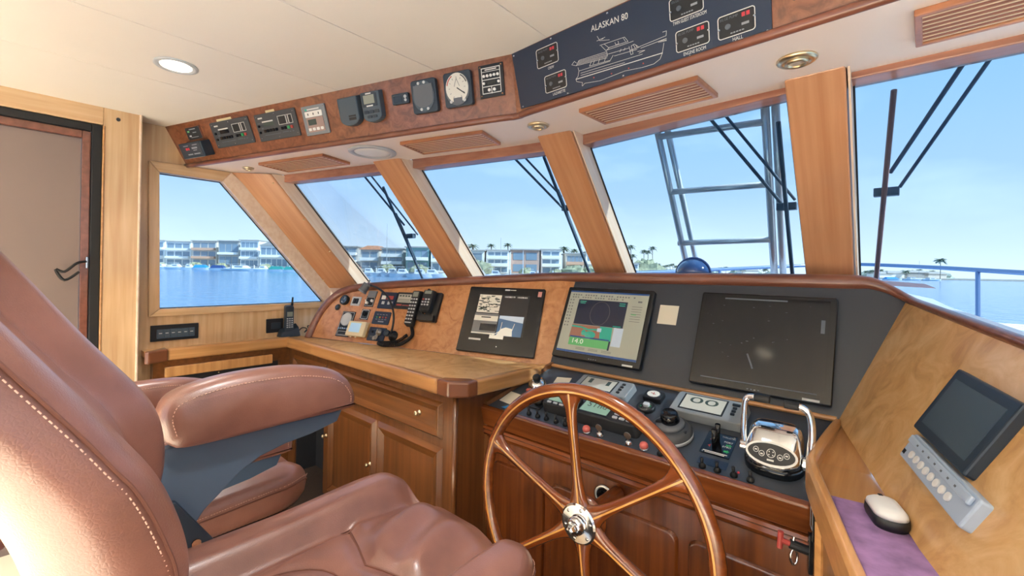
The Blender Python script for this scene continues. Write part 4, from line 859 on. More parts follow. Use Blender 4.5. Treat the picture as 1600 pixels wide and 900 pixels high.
obj('scuffs', merge([strokes([[(-.035, -.05), (-.02, -.085), (-.012, -.105)]], .006, .0308, .0002), strokes([[(random.uniform(-.2, .2), random.uniform(-.15, .16)) for _ in range(1)] * 1 + [(0, 0)] for _ in range(0)], .001, .0308), mb(rnd(26, -.2, .2, -.16, .165, (.001, .008), (.0006, .0015)), .0308, .0002), mb([(.195, .08, .012, .05), (-.03, .17, .22, .006), (.0, -.162, .38, .004)], .0308, .0002)]), 'print_dim', t, kind='stuff')
tag(obj('sticky_note', box(0, 0, .0004, .085, .089, .0008), 'paper', M=FR('dashC', .4673, .6389)), 'square cream sticky note between the two computer monitors', 'note')

# ================================================================== HELM CONSOLE TOP
C_ = 'con'
def pod(name, label, s, tt, w, h, d, body, scr, sx, sy, sw, sh, btn, lift=0, txt=None):
    t = thing(name, label, 'display', FR(C_, s, tt))
    obj('case', box(0, 0, 0, w, h, d, .014, .955), body, t, bevel=.004, seg=3)
    obj('bezel', box(sx, sy, d, sw + .012, sh + .012, .001), 'black', t); obj('screen', box(sx, sy, d + .001, sw, sh, .001), scr, t)
    obj('buttons', mb(btn, d, .004, .003), 'light_grey' if body == 'black_matte' else 'black', t)
    if txt: text(t, 'readout', 'lcd_ink', txt, sx, sy + sh * .15, d + .002, sh * .62, sw * .7)
    return t
pod('sounder_display', 'grey instrument display at the back of the console behind the wheel', .330, .725, .262, .116, .030, 'grey', 'lcd_pale', -.022, .0, .146, .076, [(.085 + .010 * (i % 2) * 0, .03 - .020 * i, .014, .010) for i in range(4)], txt='11')
pod('autopilot_display', 'grey instrument display with four black keys left of the throttle', .693, .725, .257, .132, .034, 'grey', 'lcd_pale', -.018, .004, .144, .084, [(.088, .036, .026, .012)] + [(.088, .016 - .018 * i, .014, .010) for i in range(3)], txt='00')
pod('log_display', 'small black display with a green screen behind the left of the wheel', .282, .285, .160, .094, .045, 'black_matte', 'lcd_green', 0, .010, .118, .058, [(-.045 + .03 * i, -.032, .020, .009) for i in range(4)])
pod('depth_display', 'wide black display with a green screen and square keys behind the wheel spoke', .463, .268, .262, .100, .050, 'black_matte', 'lcd_green', -.058, .006, .118, .068, [(.035 + .028 * i, -.004 - .02 * j, .020, .011) for i in range(4) for j in range(2) if (i, j) != (3, 0)], txt='STnd')
t = thing('console_compass', 'small black square compass with a pale dial', 'compass', FR(C_, .510, .775))
obj('case', box(0, 0, 0, .074, .056, .022, .005), 'black', t, bevel=.003); obj('ring', ell(.028, .023, .022, .003), 'steel', t, bevel=.001); obj('dial', ell(.025, .020, .0245, .001), 'gauge_face', t); obj('needle', strokes([[(-.012, .004), (.010, -.004)], [(0, .010), (.002, -.008)]], .0025, .0256), 'red', t)
t = thing('trim_dial', 'round black dial with a silver centre in front of the small compass', 'dial', FR(C_, .515, .595))
obj('rim', lathe([(.036, 0), (.036, .012), (.032, .016), (.027, .012)], 0, 0, 28), 'black', t, smooth=True); obj('face', cyl(0, 0, .010, .028, .002, 24), 'lens_dim', t); obj('knob', box(.003, .003, .012, .024, .020, .012, .006), 'light_grey', t, bevel=.002); obj('marks', mb([(-.018, -.004, .006, .008), (.018, .004, .004, .008), (-.004, .02, .008, .004)], .0121, .0006), 'green', t)
t = thing('searchlight_control', 'big round searchlight control with a black knob on a pale grey collar', 'control', FR(C_, .6432, .3258))
obj('base', lathe([(.074, 0), (.074, .018), (.064, .034), (.050, .040)], 0, 0, 36), 'dark_grey', t, smooth=True); obj('skirt', lathe([(.050, 0), (.046, .010), (.030, .014)], 0, .006, 30, .038), 'mid_grey', t, smooth=True); obj('collar_band', lathe([(.0745, .004), (.0752, .010), (.0745, .016)], 0, 0, 36), 'light_grey', t, smooth=True)  # pale grey band round the dark base
kb = obj('knob', lathe([(.032, 0), (.033, .006), (.029, .030), (.024, .036), (.012, .034), (.008, .036)], -.002, .010, 28, .050), 'black_gloss', t, smooth=True); obj('pointer', hexa([(-.012, -.012, .05), (-.045, -.018, .05), (-.045, -.008, .05), (-.012, .012, .05)], [(-.012, -.012, .066), (-.043, -.017, .058), (-.043, -.009, .058), (-.012, .012, .066)]), 'black', t, bevel=.001)
text(t, 'print', 'print_white', 'ROAD', -.01, -.050, .0375, .014, .036)
obj('notch', box(.052, -.012, .022, .018, .014, .016, .003), 'black', t, bevel=.002)
t = thing('thruster_joysticks', 'engraved black placard with two black thruster levers and green arrows', 'control', FR(C_, .770, .3494))
obj('placard', box(0, 0, 0, .092, .112, .003, .002), 'black_gloss', t); obj('levers', merge([tube([(-.008, -.022, .003), (-.006, -.012, .066)], [.007, .0085], 14), tube([(-.006, .010, .003), (-.003, .020, .066)], [.007, .0085], 14)]), 'black_gloss', t, smooth=True)
text(t, 'print', 'print_white', 'THRUSTER', .022, .040, .003, .010, .042); text(t, 'print', 'print_white', 'PORT', .026, .018, .003, .010, .026); text(t, 'print', 'print_white', 'STBD', .026, -.006, .003, .010, .026)
obj('green_arrows', merge([prism([(.022, y - .003), (.032, y - .003), (.032, y - .007), (.040, y + .001), (.032, y + .009), (.032, y + .005), (.022, y + .005)], .003, .0006) for y in (.002, -.028)]), 'green', t); obj('red_arrows', merge([prism([(-.03, y), (-.022, y + .007), (-.022, y - .007)], .003, .0006) for y in (.016, -.016)]), 'red', t)
obj('small_print', mb([(0, -.044, .075, .004), (0, -.050, .06, .003)], .003, .0005), 'print_white', t); screws(t, [(.038, .048), (-.038, -.048)], .003, .003)

def toggle(s, tt, label, lean=.3):
    t = thing('toggle_switch', label, 'switch', FR(C_, s, tt), 'toggle switches on the console front')
    obj('boot', lathe([(.011, 0), (.011, .005), (.008, .010), (.005, .014)], 0, 0, 16), 'rubber', t, smooth=True); obj('lever', tube([(0, 0, .010), (.003 * lean, .012 * lean, .032)], [.0045, .0055], 10), 'black', t, smooth=True)
for k, (s_, t_) in enumerate(((.1952, .0525), (.2329, .0505), (.2695, .0505), (.3079, .0505), (.3451, .048))):
    toggle(s_, t_ + .02, ['first', 'second', 'third', 'fourth', 'fifth'][k] + ' black toggle from the left in the row behind the wheel rim')
toggle(.6577, .05, 'lone black toggle right of the second red button')
for k, s_ in enumerate((.7666, .8025, .8404, .8771)): toggle(s_, .055, ['first', 'second', 'third', 'fourth'][k] + ' black toggle from the left in the row before the throttle', .1)
tag(obj('toggle_legend', box(0, 0, .0003, .088, .034, .001), 'panel_navy', M=FR(C_, .7827, .125)), 'small engraved legend strip behind the throttle side toggles', 'label')
tag(obj('red_warning_light', dome(0, 0, 0, .004, .004, 10, 3), 'red_led', M=FR(C_, .846, .10)), 'tiny red warning light beside a toggle near the throttle', 'light')
for s_, lb in ((.4245, 'red push button left of the two ignition keys'), (.609, 'red push button right of the two ignition keys')):
    t = thing('red_button', lb, 'button', FR(C_, s_, .065), 'red push buttons'); obj('collar', lathe([(.017, 0), (.017, .004), (.013, .007)], 0, 0, 20), 'steel', t, smooth=True); obj('cap', lathe([(.0145, .005), (.0150, .014), (.012, .021), (.005, .024)], 0, 0, 20), 'red_soft', t, smooth=True)
for s_, lb in ((.4702, 'left ignition key standing in its lock'), (.5623, 'right ignition key standing in its lock')):
    t = thing('ignition_key', lb, 'key', FR(C_, s_, .065), 'ignition keys'); obj('lock', lathe([(.016, 0), (.016, .004), (.011, .010), (.010, .014)], 0, 0, 20), 'chrome', t, smooth=True)
    o = obj('bow', merge([ell(.013, .014, -.0015, .003, 0, .014), box(0, -.004, -.0015, .007, .012, .003)]), 'key_metal', t); o.matrix_local = Matrix.Translation((0, 0, .020)) @ Matrix.Rotation(PI / 2, 4, 'X')

# throttle
t = thing('throttle_control', 'chrome twin-lever engine throttle with an oval black keypad', 'throttle', FR(C_, .906, .325))
def loft(rings, n=6):
    V, F = [], []; m = None
    for (w, h, r, cx, cy, z) in rings:
        p = rrect(w, h, r, n, cx, cy); m = len(p); V += [(a, b, z) for a, b in p]
    for i in range(len(rings) - 1):
        for k in range(m):
            j = (k + 1) % m; F.append((i * m + k, i * m + j, (i + 1) * m + j, (i + 1) * m + k))
    F += [tuple(range(m - 1, -1, -1)), tuple((len(rings) - 1) * m + k for k in range(m))]
    return V, F
obj('base', loft([(.160, .150, .060, 0, 0, 0), (.160, .150, .060, 0, 0, .020), (.152, .142, .058, 0, .002, .030)]), 'black_gloss', t, smooth=True)
obj('cover', loft([(.154, .144, .058, 0, .002, .028), (.152, .140, .058, 0, .006, .040), (.150, .118, .052, 0, .020, .060), (.142, .092, .044, 0, .036, .082), (.126, .064, .030, 0, .044, .095), (.100, .036, .016, 0, .046, .101)]), 'chrome', t, smooth=True)
pm = Matrix.Translation((0, -.040, .058)) @ Matrix.Rotation(math.radians(44), 4, 'X')
o = obj('key_plate', ell(.068, .036, 0, .004), 'white', t); o.matrix_local = pm
o2 = obj('keypad', ell(.062, .029, .004, .001), 'black', t); o2.matrix_local = pm
o3 = obj('key_rings', merge([merge([strokes([[(x + r * math.cos(a * PI / 8), y + r * 1.1 * math.sin(a * PI / 8)) for a in range(17)]], .0016, .005)]) for x, y, r in ((-.040, .004, .007), (-.024, -.004, .007), (0, .002, .011), (.024, -.004, .007), (.040, .004, .007))] + [mb([(-.005, .006, .003, .003), (.005, .006, .003, .003), (-.005, -.003, .003, .003), (.005, -.003, .003, .003), (-.040, .004, .007, .004), (-.024, -.005, .007, .004), (.024, -.005, .007, .004), (.040, .004, .007, .004), (0, -.018, .018, .005)], .005, .0006)]), 'print_white', t); o3.matrix_local = pm
obj('lever', tube(smooth_path([(-.080, .0, .040), (-.086, .016, .075), (-.086, .052, .150), (-.080, .062, .170), (-.064, .064, .176), (-.050, .064, .176)], 5), .0095, 12), 'chrome', t, smooth=True)
obj('lever', tube(smooth_path([(.086, -.010, .030), (.094, .0, .06), (.094, .034, .120), (.086, .052, .158), (.070, .058, .172), (.056, .058, .174)], 5), [.012] * 8 + [.010] * 18, 12), 'chrome', t, smooth=True)
obj('grip', tube([(-.060, .064, .176), (-.016, .064, .176)], .0125, 16), 'black', t, bevel=.003); obj('grip', tube([(.062, .058, .174), (.022, .058, .174)], .0125, 16), 'black', t, bevel=.003)
obj('pivot', tube([(-.074, .0, .036), (-.094, .0, .036)], .018, 18), 'chrome', t, bevel=.003); obj('pivot', tube([(.074, -.010, .030), (.104, -.010, .030)], .022, 18), 'chrome', t, bevel=.003)

# left end of the console: joysticks, notes
t = thing('bow_thruster_joystick', 'black knobbed joystick on a domed silver base at the console corner', 'joystick', FR(C_, .080, .56))
obj('base', lathe([(.045, 0), (.044, .010), (.034, .026), (.016, .034)], 0, 0, 28), 'chrome', t, smooth=True); obj('knob', lathe([(.012, 0), (.017, .008), (.019, .024), (.014, .032)], .012, -.008, 22, .030), 'black', t, smooth=True)
t = thing('camera_joystick', 'small black joystick on a square plate behind the wheel rim', 'joystick', FR(C_, .1742, .2556))
obj('plate', box(0, 0, 0, .075, .070, .006, .004), 'black', t, bevel=.001); obj('boot', lathe([(.024, 0), (.020, .012), (.010, .022)], .008, .006, 22, .006), 'rubber', t, smooth=True); obj('ball', lathe([(.004, 0), (.014, .006), (.017, .016), (.012, .027), (.003, .031)], .010, .010, 20, .026), 'dark_slate', t, smooth=True)
tag(obj('red_tab', box(0, 0, 0, .024, .016, .010, .003), 'red_soft', M=FR(C_, .080, .43), bevel=.002), 'tiny pale red tab in front of the silver joystick', 'button')
tag(obj('paper_note', box(0, 0, .0008, .088, .078, .001), 'paper', M=FR(C_, .0623, .235) @ Matrix.Rotation(-.1, 4, 'Z')), 'cream paper note at the left corner of the console', 'note')
tag(obj('paper_note', box(0, 0, .0008, .075, .05, .001), 'paper', M=FR(C_, .142, .75) @ Matrix.Rotation(.2, 4, 'Z')), 'cream paper slip behind the silver joystick', 'note')
tag(obj('blue_card', prism([(-.035, -.014), (.03, -.02), (.012, .026)], .002, .001), 'blue_card', M=FR(C_, .1, .085)), 'bright blue card corner below the paper note', 'card')

# ================================================================== WALL AND WING ITEMS
t = thing('switch_bank', 'black wall plate with a bank of six grey rocker switches', 'switch', FR('wall', .2485, .105))
obj('plate', box(0, 0, 0, .224, .090, .010, .003), 'black', t, bevel=.002); obj('tray', box(.004, -.004, .010, .176, .050, .004), 'steel_blue', t)
for i in range(6): obj('rocker', box(-.069 + .0290 * i, -.002, .014, .0265, .044, .005, .002), 'slate', t, bevel=.001)
obj('print', mb([(-.069 + .029 * i, -.0, .014, .004) for i in range(6)], .019, .0004), 'print_white', t)
t = thing('wall_socket', 'black wall socket beside the cordless phone', 'socket', FR('wall', .7865, .0974))
obj('plate', box(0, 0, 0, .105, .092, .010, .004), 'black', t, bevel=.002); obj('insert', box(.006, 0, .010, .060, .042, .004, .003), 'dark_slate', t, bevel=.001)
t = thing('cordless_phone', 'cordless phone with a stub antenna upright in its charging base', 'phone', Matrix(((0, 0, 1, -3.085), (1, 0, 0, 1.262), (0, 1, 0, -.478), (0, 0, 0, 1))))
obj('base', hexa([(-.065, 0, -.03), (.065, 0, -.03), (.065, 0, .045), (-.065, 0, .045)], [(-.05, .05, -.025), (.06, .085, -.025), (.06, .06, .025), (-.05, .03, .025)]), 'dark_slate', t, bevel=.006)
hs = obj('handset', prism(rrect(.058, .185, .014, 5, 0, .118), -.008, .030, .94), 'dark_slate', t, bevel=.004)
obj('screen', box(0, .150, .022, .036, .032, .001), 'lcd_grey', hs); obj('keypad', mb([(-.015 + .015 * i, .120 - .014 * j, .010, .007) for i in range(3) for j in range(5)], .022, .002), 'light_grey', hs); obj('antenna', tube([(.020, .205, .004), (.026, .262, .0)], [.008, .005], 10), 'black', hs, smooth=True)
obj('cord', tube(smooth_path([(.06, .02, 0), (.09, .05, .005), (.12, .04, .01), (.10, .02, .02), (.13, .03, .0), (.15, .055, .01), (.12, .06, .02), (.14, .02, .02), (.16, .02, .01)], 6), .0035, 6), 'rubber', t, smooth=True)
t = thing('keypad_strip', 'pale blue-grey remote keypad with round keys on the golden burl panel', 'keypad', FR('side', .85, .275))
obj('case', box(0, 0, 0, .30, .062, .022, .006), 'light_grey_blue', t, bevel=.004); obj('ridge', box(0, .018, .022, .28, .018, .008, .003), 'light_grey_blue', t, bevel=.003); obj('round_keys', merge([cyl(-.10 + .026 * i, -.008, .022, .009, .004, 14) for i in range(8)]), 'white', t, bevel=.001); obj('marks', mb([(-.09 + .03 * i, .018, .006, .004) for i in range(7)], .030, .0005), 'mid_grey', t); obj('badge', box(-.138, -.016, .022, .012, .010, .0006), 'black', t)
t = thing('side_screen', 'dark blue framed small screen at the edge of the burl panel', 'screen', FR('side', .83, .55))
obj('case', box(0, 0, 0, .25, .165, .022, .006), 'dark_slate', t, bevel=.004); obj('screen', box(0, 0, .022, .205, .12, .001), 'slate', t)
pad = [(-.105, 1.29), (-.135, 1.28), (-.02, .86), (.11, .70), (.13, .83), (.052, 1.14), (.008, 1.305)]
pad = [(-.112, 1.285), (-.005, .885), (.06, .70), (.135, .80), (.058, 1.12), (.012, 1.30)]
tag(obj('mouse_pad', prism(pad, -.5218, .0035), 'pad_purple', bevel=.001), 'purple patterned mouse pad on the wing shelf', 'mouse pad')
mz = -.5182
t = thing('computer_mouse', 'black computer mouse with a white top on the purple pad', 'mouse', Matrix.Translation((-.008, 1.235, mz)) @ Matrix.Rotation(.30, 4, 'Z'))
obj('body', loft([(.058, .104, .027, 0, 0, 0), (.062, .110, .029, 0, 0, .008), (.060, .106, .028, 0, 0, .022)]), 'black', t, smooth=True); obj('shell', loft([(.058, .104, .027, 0, 0, .0225), (.056, .100, .027, 0, 0, .030), (.044, .080, .020, 0, -.002, .037), (.024, .05, .011, 0, -.004, .040)]), 'white', t, smooth=True); obj('wheel', box(0, .034, .034, .008, .018, .004, .002), 'black', t)
t = thing('shutoff_handle', 'red T-handle pull on a black latch plate at the console corner', 'handle', Matrix(((.26, 0, -.966, -.150), (-.966, 0, -.26, 1.36), (0, 1, 0, -.66), (0, 0, 0, 1))))
obj('plate', box(0, .03, 0, .040, .085, .004, .003), 'black_gloss', t, bevel=.001); obj('bracket', box(.0, -.05, 0, .024, .10, .010, .004), 'black_gloss', t, bevel=.002); obj('outline', frame(0, .04, .004, .03, .05, .0006, .0015), 'print_grey', t)
obj('shaft', tube([(0, -.045, .008), (0, -.038, .050)], .012, 14), 'black', t); obj('red_shaft', tube([(0, -.038, .050), (0, -.034, .068)], .007, 12), 'red', t); obj('tee', tube([(0, -.055, .072), (0, -.012, .070)], .007, 12), 'red', t)
obj('ring', tube([(0.0 + .004 * math.sin(a * PI / 8), -.070 + .020 * math.cos(a * PI / 8), .040 + .008 * math.sin(a * PI / 8)) for a in range(16)], .003, 8, True), 'chrome', t, smooth=True); obj('pin', tube([(0, -.05, .045), (0, -.018, .040)], .003, 8), 'chrome', t)

# ================================================================== WHEEL
t = thing('steering_wheel', 'large varnished wooden steering wheel with six spokes and pale inlay lines', 'steering wheel', Matrix(((1, 0, 0, -.736), (0, 0, -1, 1.2), (0, 1, 0, -.789), (0, 0, 0, 1))))
RW = .408
n = 96; m = 14; V, F = [], []
for i in range(n):
    a = 2 * PI * i / n
    for k in range(m):
        b = 2 * PI * k / m; r = RW + .023 * math.cos(b); V.append((r * math.cos(a), r * math.sin(a), .017 * math.sin(b)))
for i in range(n):
    for k in range(m): F.append((i * m + k, ((i + 1) % n) * m + k, ((i + 1) % n) * m + (k + 1) % m, i * m + (k + 1) % m))
obj('rim', (V, F), 'wheel_wood', t, smooth=True)
def flat_ring(r, w, z, d, n=96):
    V = []; F = []
    for i in range(n):
        a = 2 * PI * i / n; c, s = math.cos(a), math.sin(a)
        V += [((r - w / 2) * c, (r - w / 2) * s, z), ((r + w / 2) * c, (r + w / 2) * s, z), ((r + w / 2) * c, (r + w / 2) * s, z + d), ((r - w / 2) * c, (r - w / 2) * s, z + d)]
    for i in range(n):
        j = (i + 1) % n
        for k in range(4): F.append((4 * i + k, 4 * j + k, 4 * j + (k + 1) % 4, 4 * i + (k + 1) % 4))
    return V, F
obj('inlay_ring', flat_ring(RW - .004, .0055, .0155, .0018), 'holly', t)
V, F = [], []; m = 12; steps = 26
for i in range(steps + 1):
    p = .03 + (.395 - .03) * i / steps
    w = .0155 + .050 * math.exp(-(.398 - p) / .024) + .045 * math.exp(-(p - .03) / .035); th = .0135
    for k in range(m):
        b = 2 * PI * k / m; ct, st_ = math.cos(b), math.sin(b); V.append((p, w * math.copysign(abs(ct) ** .8, ct), th * math.copysign(abs(st_) ** .8, st_)))
for i in range(steps):
    for k in range(m): F.append((i * m + k, i * m + (k + 1) % m, (i + 1) * m + (k + 1) % m, (i + 1) * m + k))
first = None; fi = None
for k in range(6):
    R_ = Matrix.Rotation(math.radians(90 + 7.4 + 60 * k), 4, 'Z')
    if first is None:
        first = o = obj('spoke', (V, F), 'wheel_wood', t, smooth=True); fi = s2 = obj('inlay', box(.225, -.004, .0128, .35, .0052, .0018), 'holly', o)
    else:
        o = first.copy(); COL.objects.link(o); o.parent = t; s2 = fi.copy(); COL.objects.link(s2); s2.parent = o
    o.matrix_local = R_
obj('hub_disc', lathe([(.062, .010), (.062, .017), (.056, .021), (.030, .022)], 0, 0, 40), 'chrome', t, smooth=False); obj('bolts', merge([dome(.047 * math.cos(k * PI / 3 + .3), .047 * math.sin(k * PI / 3 + .3), .020, .006, .003, 10, 3) for k in range(6)]), 'steel', t, kind='stuff')
obj('boss', lathe([(.030, .020), (.028, .036), (.022, .044), (.018, .046)], 0, 0, 30), 'chrome', t, smooth=True); obj('nut', lathe([(.017, .044), (.017, .058), (.012, .066), (.004, .068)], 0, 0, 6), 'chrome', t, bevel=.001)
obj('shaft', tube([(0, 0, .0), (0, 0, -.24)], .026, 18), 'teak_dark', t); obj('back_plate', lathe([(.075, -.012), (.075, -.03), (.05, -.05)], 0, 0, 30), 'wheel_wood', t, smooth=True)

# ================================================================== SEATS
def sstep(a, b, x):
    t = max(0, min(1, (x - a) / (b - a))); return t * t * (3 - 2 * t)
def seat_z(x, y, W=.325, y0=-.36, y1=.34):
    a = abs(x) / W
    b = sstep(.56, .72, a)
    z = -.052 + .052 * b * (1 - .25 * sstep(.86, 1.0, a))
    z += .036 * (1 - sstep(.2, .60, a)) * sstep(y1 - .5, y1 - .1, y)        # crowned thigh pad
    z -= .014 * math.exp(-((a - .56) / .035) ** 2)                       # bolster seams
    if a < .56:
        z -= .016 * math.exp(-((y - (y1 - .30) - .10 * a) / .018) ** 2)    # cross seam
        if y > y1 - .29: z += .010 * math.sin(46 * x + 9 * y + 3 * math.sin(7 * y)) * sstep(y1 - .29, y1 - .22, y) * (1 - sstep(y1 - .10, y1 - .02, y))
        e_ = math.hypot(x / .15, (y - (y1 - .50)) / .14); z -= .012 * math.exp(-((e_ - 1) / .09) ** 2)
    z -= .035 * sstep(y1 - .10, y1, y) ** 2 + .010 * sstep(y0 + .1, y0, y)
    z += .012 * sstep(y1 - .40, y1 - .12, y) * b
    return z
PIPE = []
def seat_geo(W=.325, y0=-.36, y1=.34, NX=44, NY=52):
    P = []; rc = .13
    for j in range(NY + 1):
        v = j / NY; y = y0 + (y1 - y0) * v
        w = W
        if y > y1 - rc: w = W - rc + math.sqrt(max(0, rc * rc - (y - (y1 - rc)) ** 2)) if y < y1 else W - rc
        if y < y0 + .06: w = W - .06 + math.sqrt(max(0, .06 ** 2 - (y0 + .06 - y) ** 2))
        row = []
        for i in range(NX + 1):
            u = -1 + 2 * i / NX; x = u * w; z = seat_z(x, y)
            row.append((x, y, z))
        P.append(row)
    V = [p for r in P for p in r]; F = []
    nx = NX + 1
    for j in range(NY):
        for i in range(NX): F.append((j * nx + i, j * nx + i + 1, (j + 1) * nx + i + 1, (j + 1) * nx + i))
    loop = [i for i in range(nx)] + [j * nx + NX for j in range(1, NY + 1)] + [NY * nx + i for i in range(NX - 1, -1, -1)] + [j * nx for j in range(NY - 1, 0, -1)]
    m = len(loop); prev = loop; PIPE.clear()
    for off, zz in ((.014, -.020), (.020, -.045), (.014, -.10), (.004, -.155)):
        cur = []
        for k, idx in enumerate(loop):
            p = V3(V[idx]); q0 = V3(V[loop[k - 1]]); q1 = V3(V[loop[(k + 1) % m]]); tn = (q1 - q0); tn.z = 0
            nn = V3((tn.y, -tn.x, 0)).normalized() if tn.length > 1e-6 else V3((0, 0, 0))
            cur.append(len(V)); base = p.z * (1 if zz > -.09 else 0); V.append(tuple(V3((p.x, p.y, 0)) + nn * off + V3((0, 0, base + zz))))
        for k in range(m): F.append((prev[k], cur[k], cur[(k + 1) % m], prev[(k + 1) % m]))
        prev = cur
        if zz == -.045: PIPE.extend(V3(V[c]) for c in cur)
    F.append(tuple(reversed(prev)))
    return V, [tuple(reversed(f)) for f in F] if False else F

LP = [(-.63, .86), (-.57, .76), (-.51, .68), (-.438, .567), (-.399, .515), (-.352, .453), (-.327, .415), (-.308, .372), (-.301, .326), (-.300, .281), (-.306, .238), (-.316, .202), (-.338, .14), (-.37, .06), (-.39, .0)]
RP = [(-.70, .86), (-.64, .76), (-.57, .66), (-.483, .529), (-.460, .494), (-.435, .453), (-.418, .426), (-.401, .388), (-.386, .345), (-.377, .315), (-.374, .290), (-.376, .25), (-.386, .20), (-.40, .10), (-.41, .0)]
def back_geo(HW=.285, T=.15):
    V, F = [], []; n = 0
    for (yl, zl), (yr, zr) in zip(LP, RP):
        k = (zl - .0) / .86; hw = HW * (1 - .16 * sstep(.75, 1, k) - .08 * sstep(.12, 0, k))
        ring = []
        for i in range(33):                                   # front, left to right
            u = -1 + 2 * i / 32; a = abs(u); f = (u + 1) / 2
            y = yl * (1 - f) + yr * f; z = zl * (1 - f) + zr * f
            d = -.055 * (1 - sstep(.48, .70, a)) - .008 * math.exp(-((a - .52) / .03) ** 2)
            d -= .075 * (1 - math.sqrt(max(0, 1 - ((a - .82) / .18) ** 2))) if a > .82 else 0
            ring.append((u * hw, y + d, z))
        for i in range(1, 9):                                 # back, right to left
            u = 1 - 2 * i / 9; f = (u + 1) / 2; y = yl * (1 - f) + yr * f; z = zl * (1 - f) + zr * f
            ring.append((u * hw * .98, y - T - .01 * (1 - u * u), z))
        n = len(ring); V += ring
    m = len(LP)
    for r in range(m - 1):
        for k in range(n): F.append((r * n + k, r * n + (k + 1) % n, (r + 1) * n + (k + 1) % n, (r + 1) * n + k))
    F.append(tuple(range(n))); F.append(tuple((m - 1) * n + k for k in range(n - 1, -1, -1)))
    return V, [tuple(reversed(f)) for f in F]

ARM = [(-.293, .290), (-.303, .337), (-.289, .378), (-.255, .398), (-.191, .412), (-.104, .418), (.011, .413), (.105, .391), (.157, .360), (.186, .315), (.189, .274), (.159, .259), (-.037, .257), (-.195, .255), (-.27, .262)]
def arm_geo(hw=.052):
    P = smooth_path([(y, z, 0) for y, z in ARM] + [(ARM[0][0], ARM[0][1], 0)], 3)[:-1]; m = len(P); V, F = [], []
    nrm = []
    for k in range(m):
        t = (P[(k + 1) % m] - P[k - 1]).normalized(); nrm.append(V3((t.y, -t.x, 0)))
    c = sum((p for p in P), V3()) / m
    sg = 1 if sum((nrm[k]).dot(P[k] - c) for k in range(m)) > 0 else -1
    S = 11
    for s_ in range(S):
        u = -1 + 2 * s_ / (S - 1); ins = .040 * (1 - math.sqrt(max(0, 1 - abs(u) ** 2.6)))
        for k in range(m):
            q = P[k] - nrm[k] * sg * ins * (.45 if P[k].y < .27 else 1); V.append((u * hw, q.x, q.y))
    for s_ in range(S - 1):
        for k in range(m): F.append((s_ * m + k, s_ * m + (k + 1) % m, (s_ + 1) * m + (k + 1) % m, (s_ + 1) * m + k))
    F.append(tuple(range(m - 1, -1, -1))); F.append(tuple((S - 1) * m + k for k in range(m)))
    return V, F
BRK = [(-.195, .256), (.156, .256), (.140, .222), (.06, .204), (-.012, .196), (-.078, .180), (-.124, .155), (-.167, .118), (-.205, .085), (-.235, .04), (-.335, .08), (-.315, .18), (-.298, .26)]
PLT = [(-.335, .15), (-.266, .135), (-.185, .008), (-.185, -.014), (-.29, -.014), (-.36, .08)]
def stitches(path, step=.0075, ln=.0045, r=.0008):
    G = []; acc = 0; P = [V3(p) for p in path]
    for a, b in zip(P[:-1], P[1:]):
        l = (b - a).length
        if l < 1e-6: continue
        d = (b - a) / l; s_ = acc
        while s_ < l:
            G.append(tube([a + d * s_, a + d * min(s_ + ln, l)], r, 4)); s_ += step
        acc = s_ - l
    return merge(G)

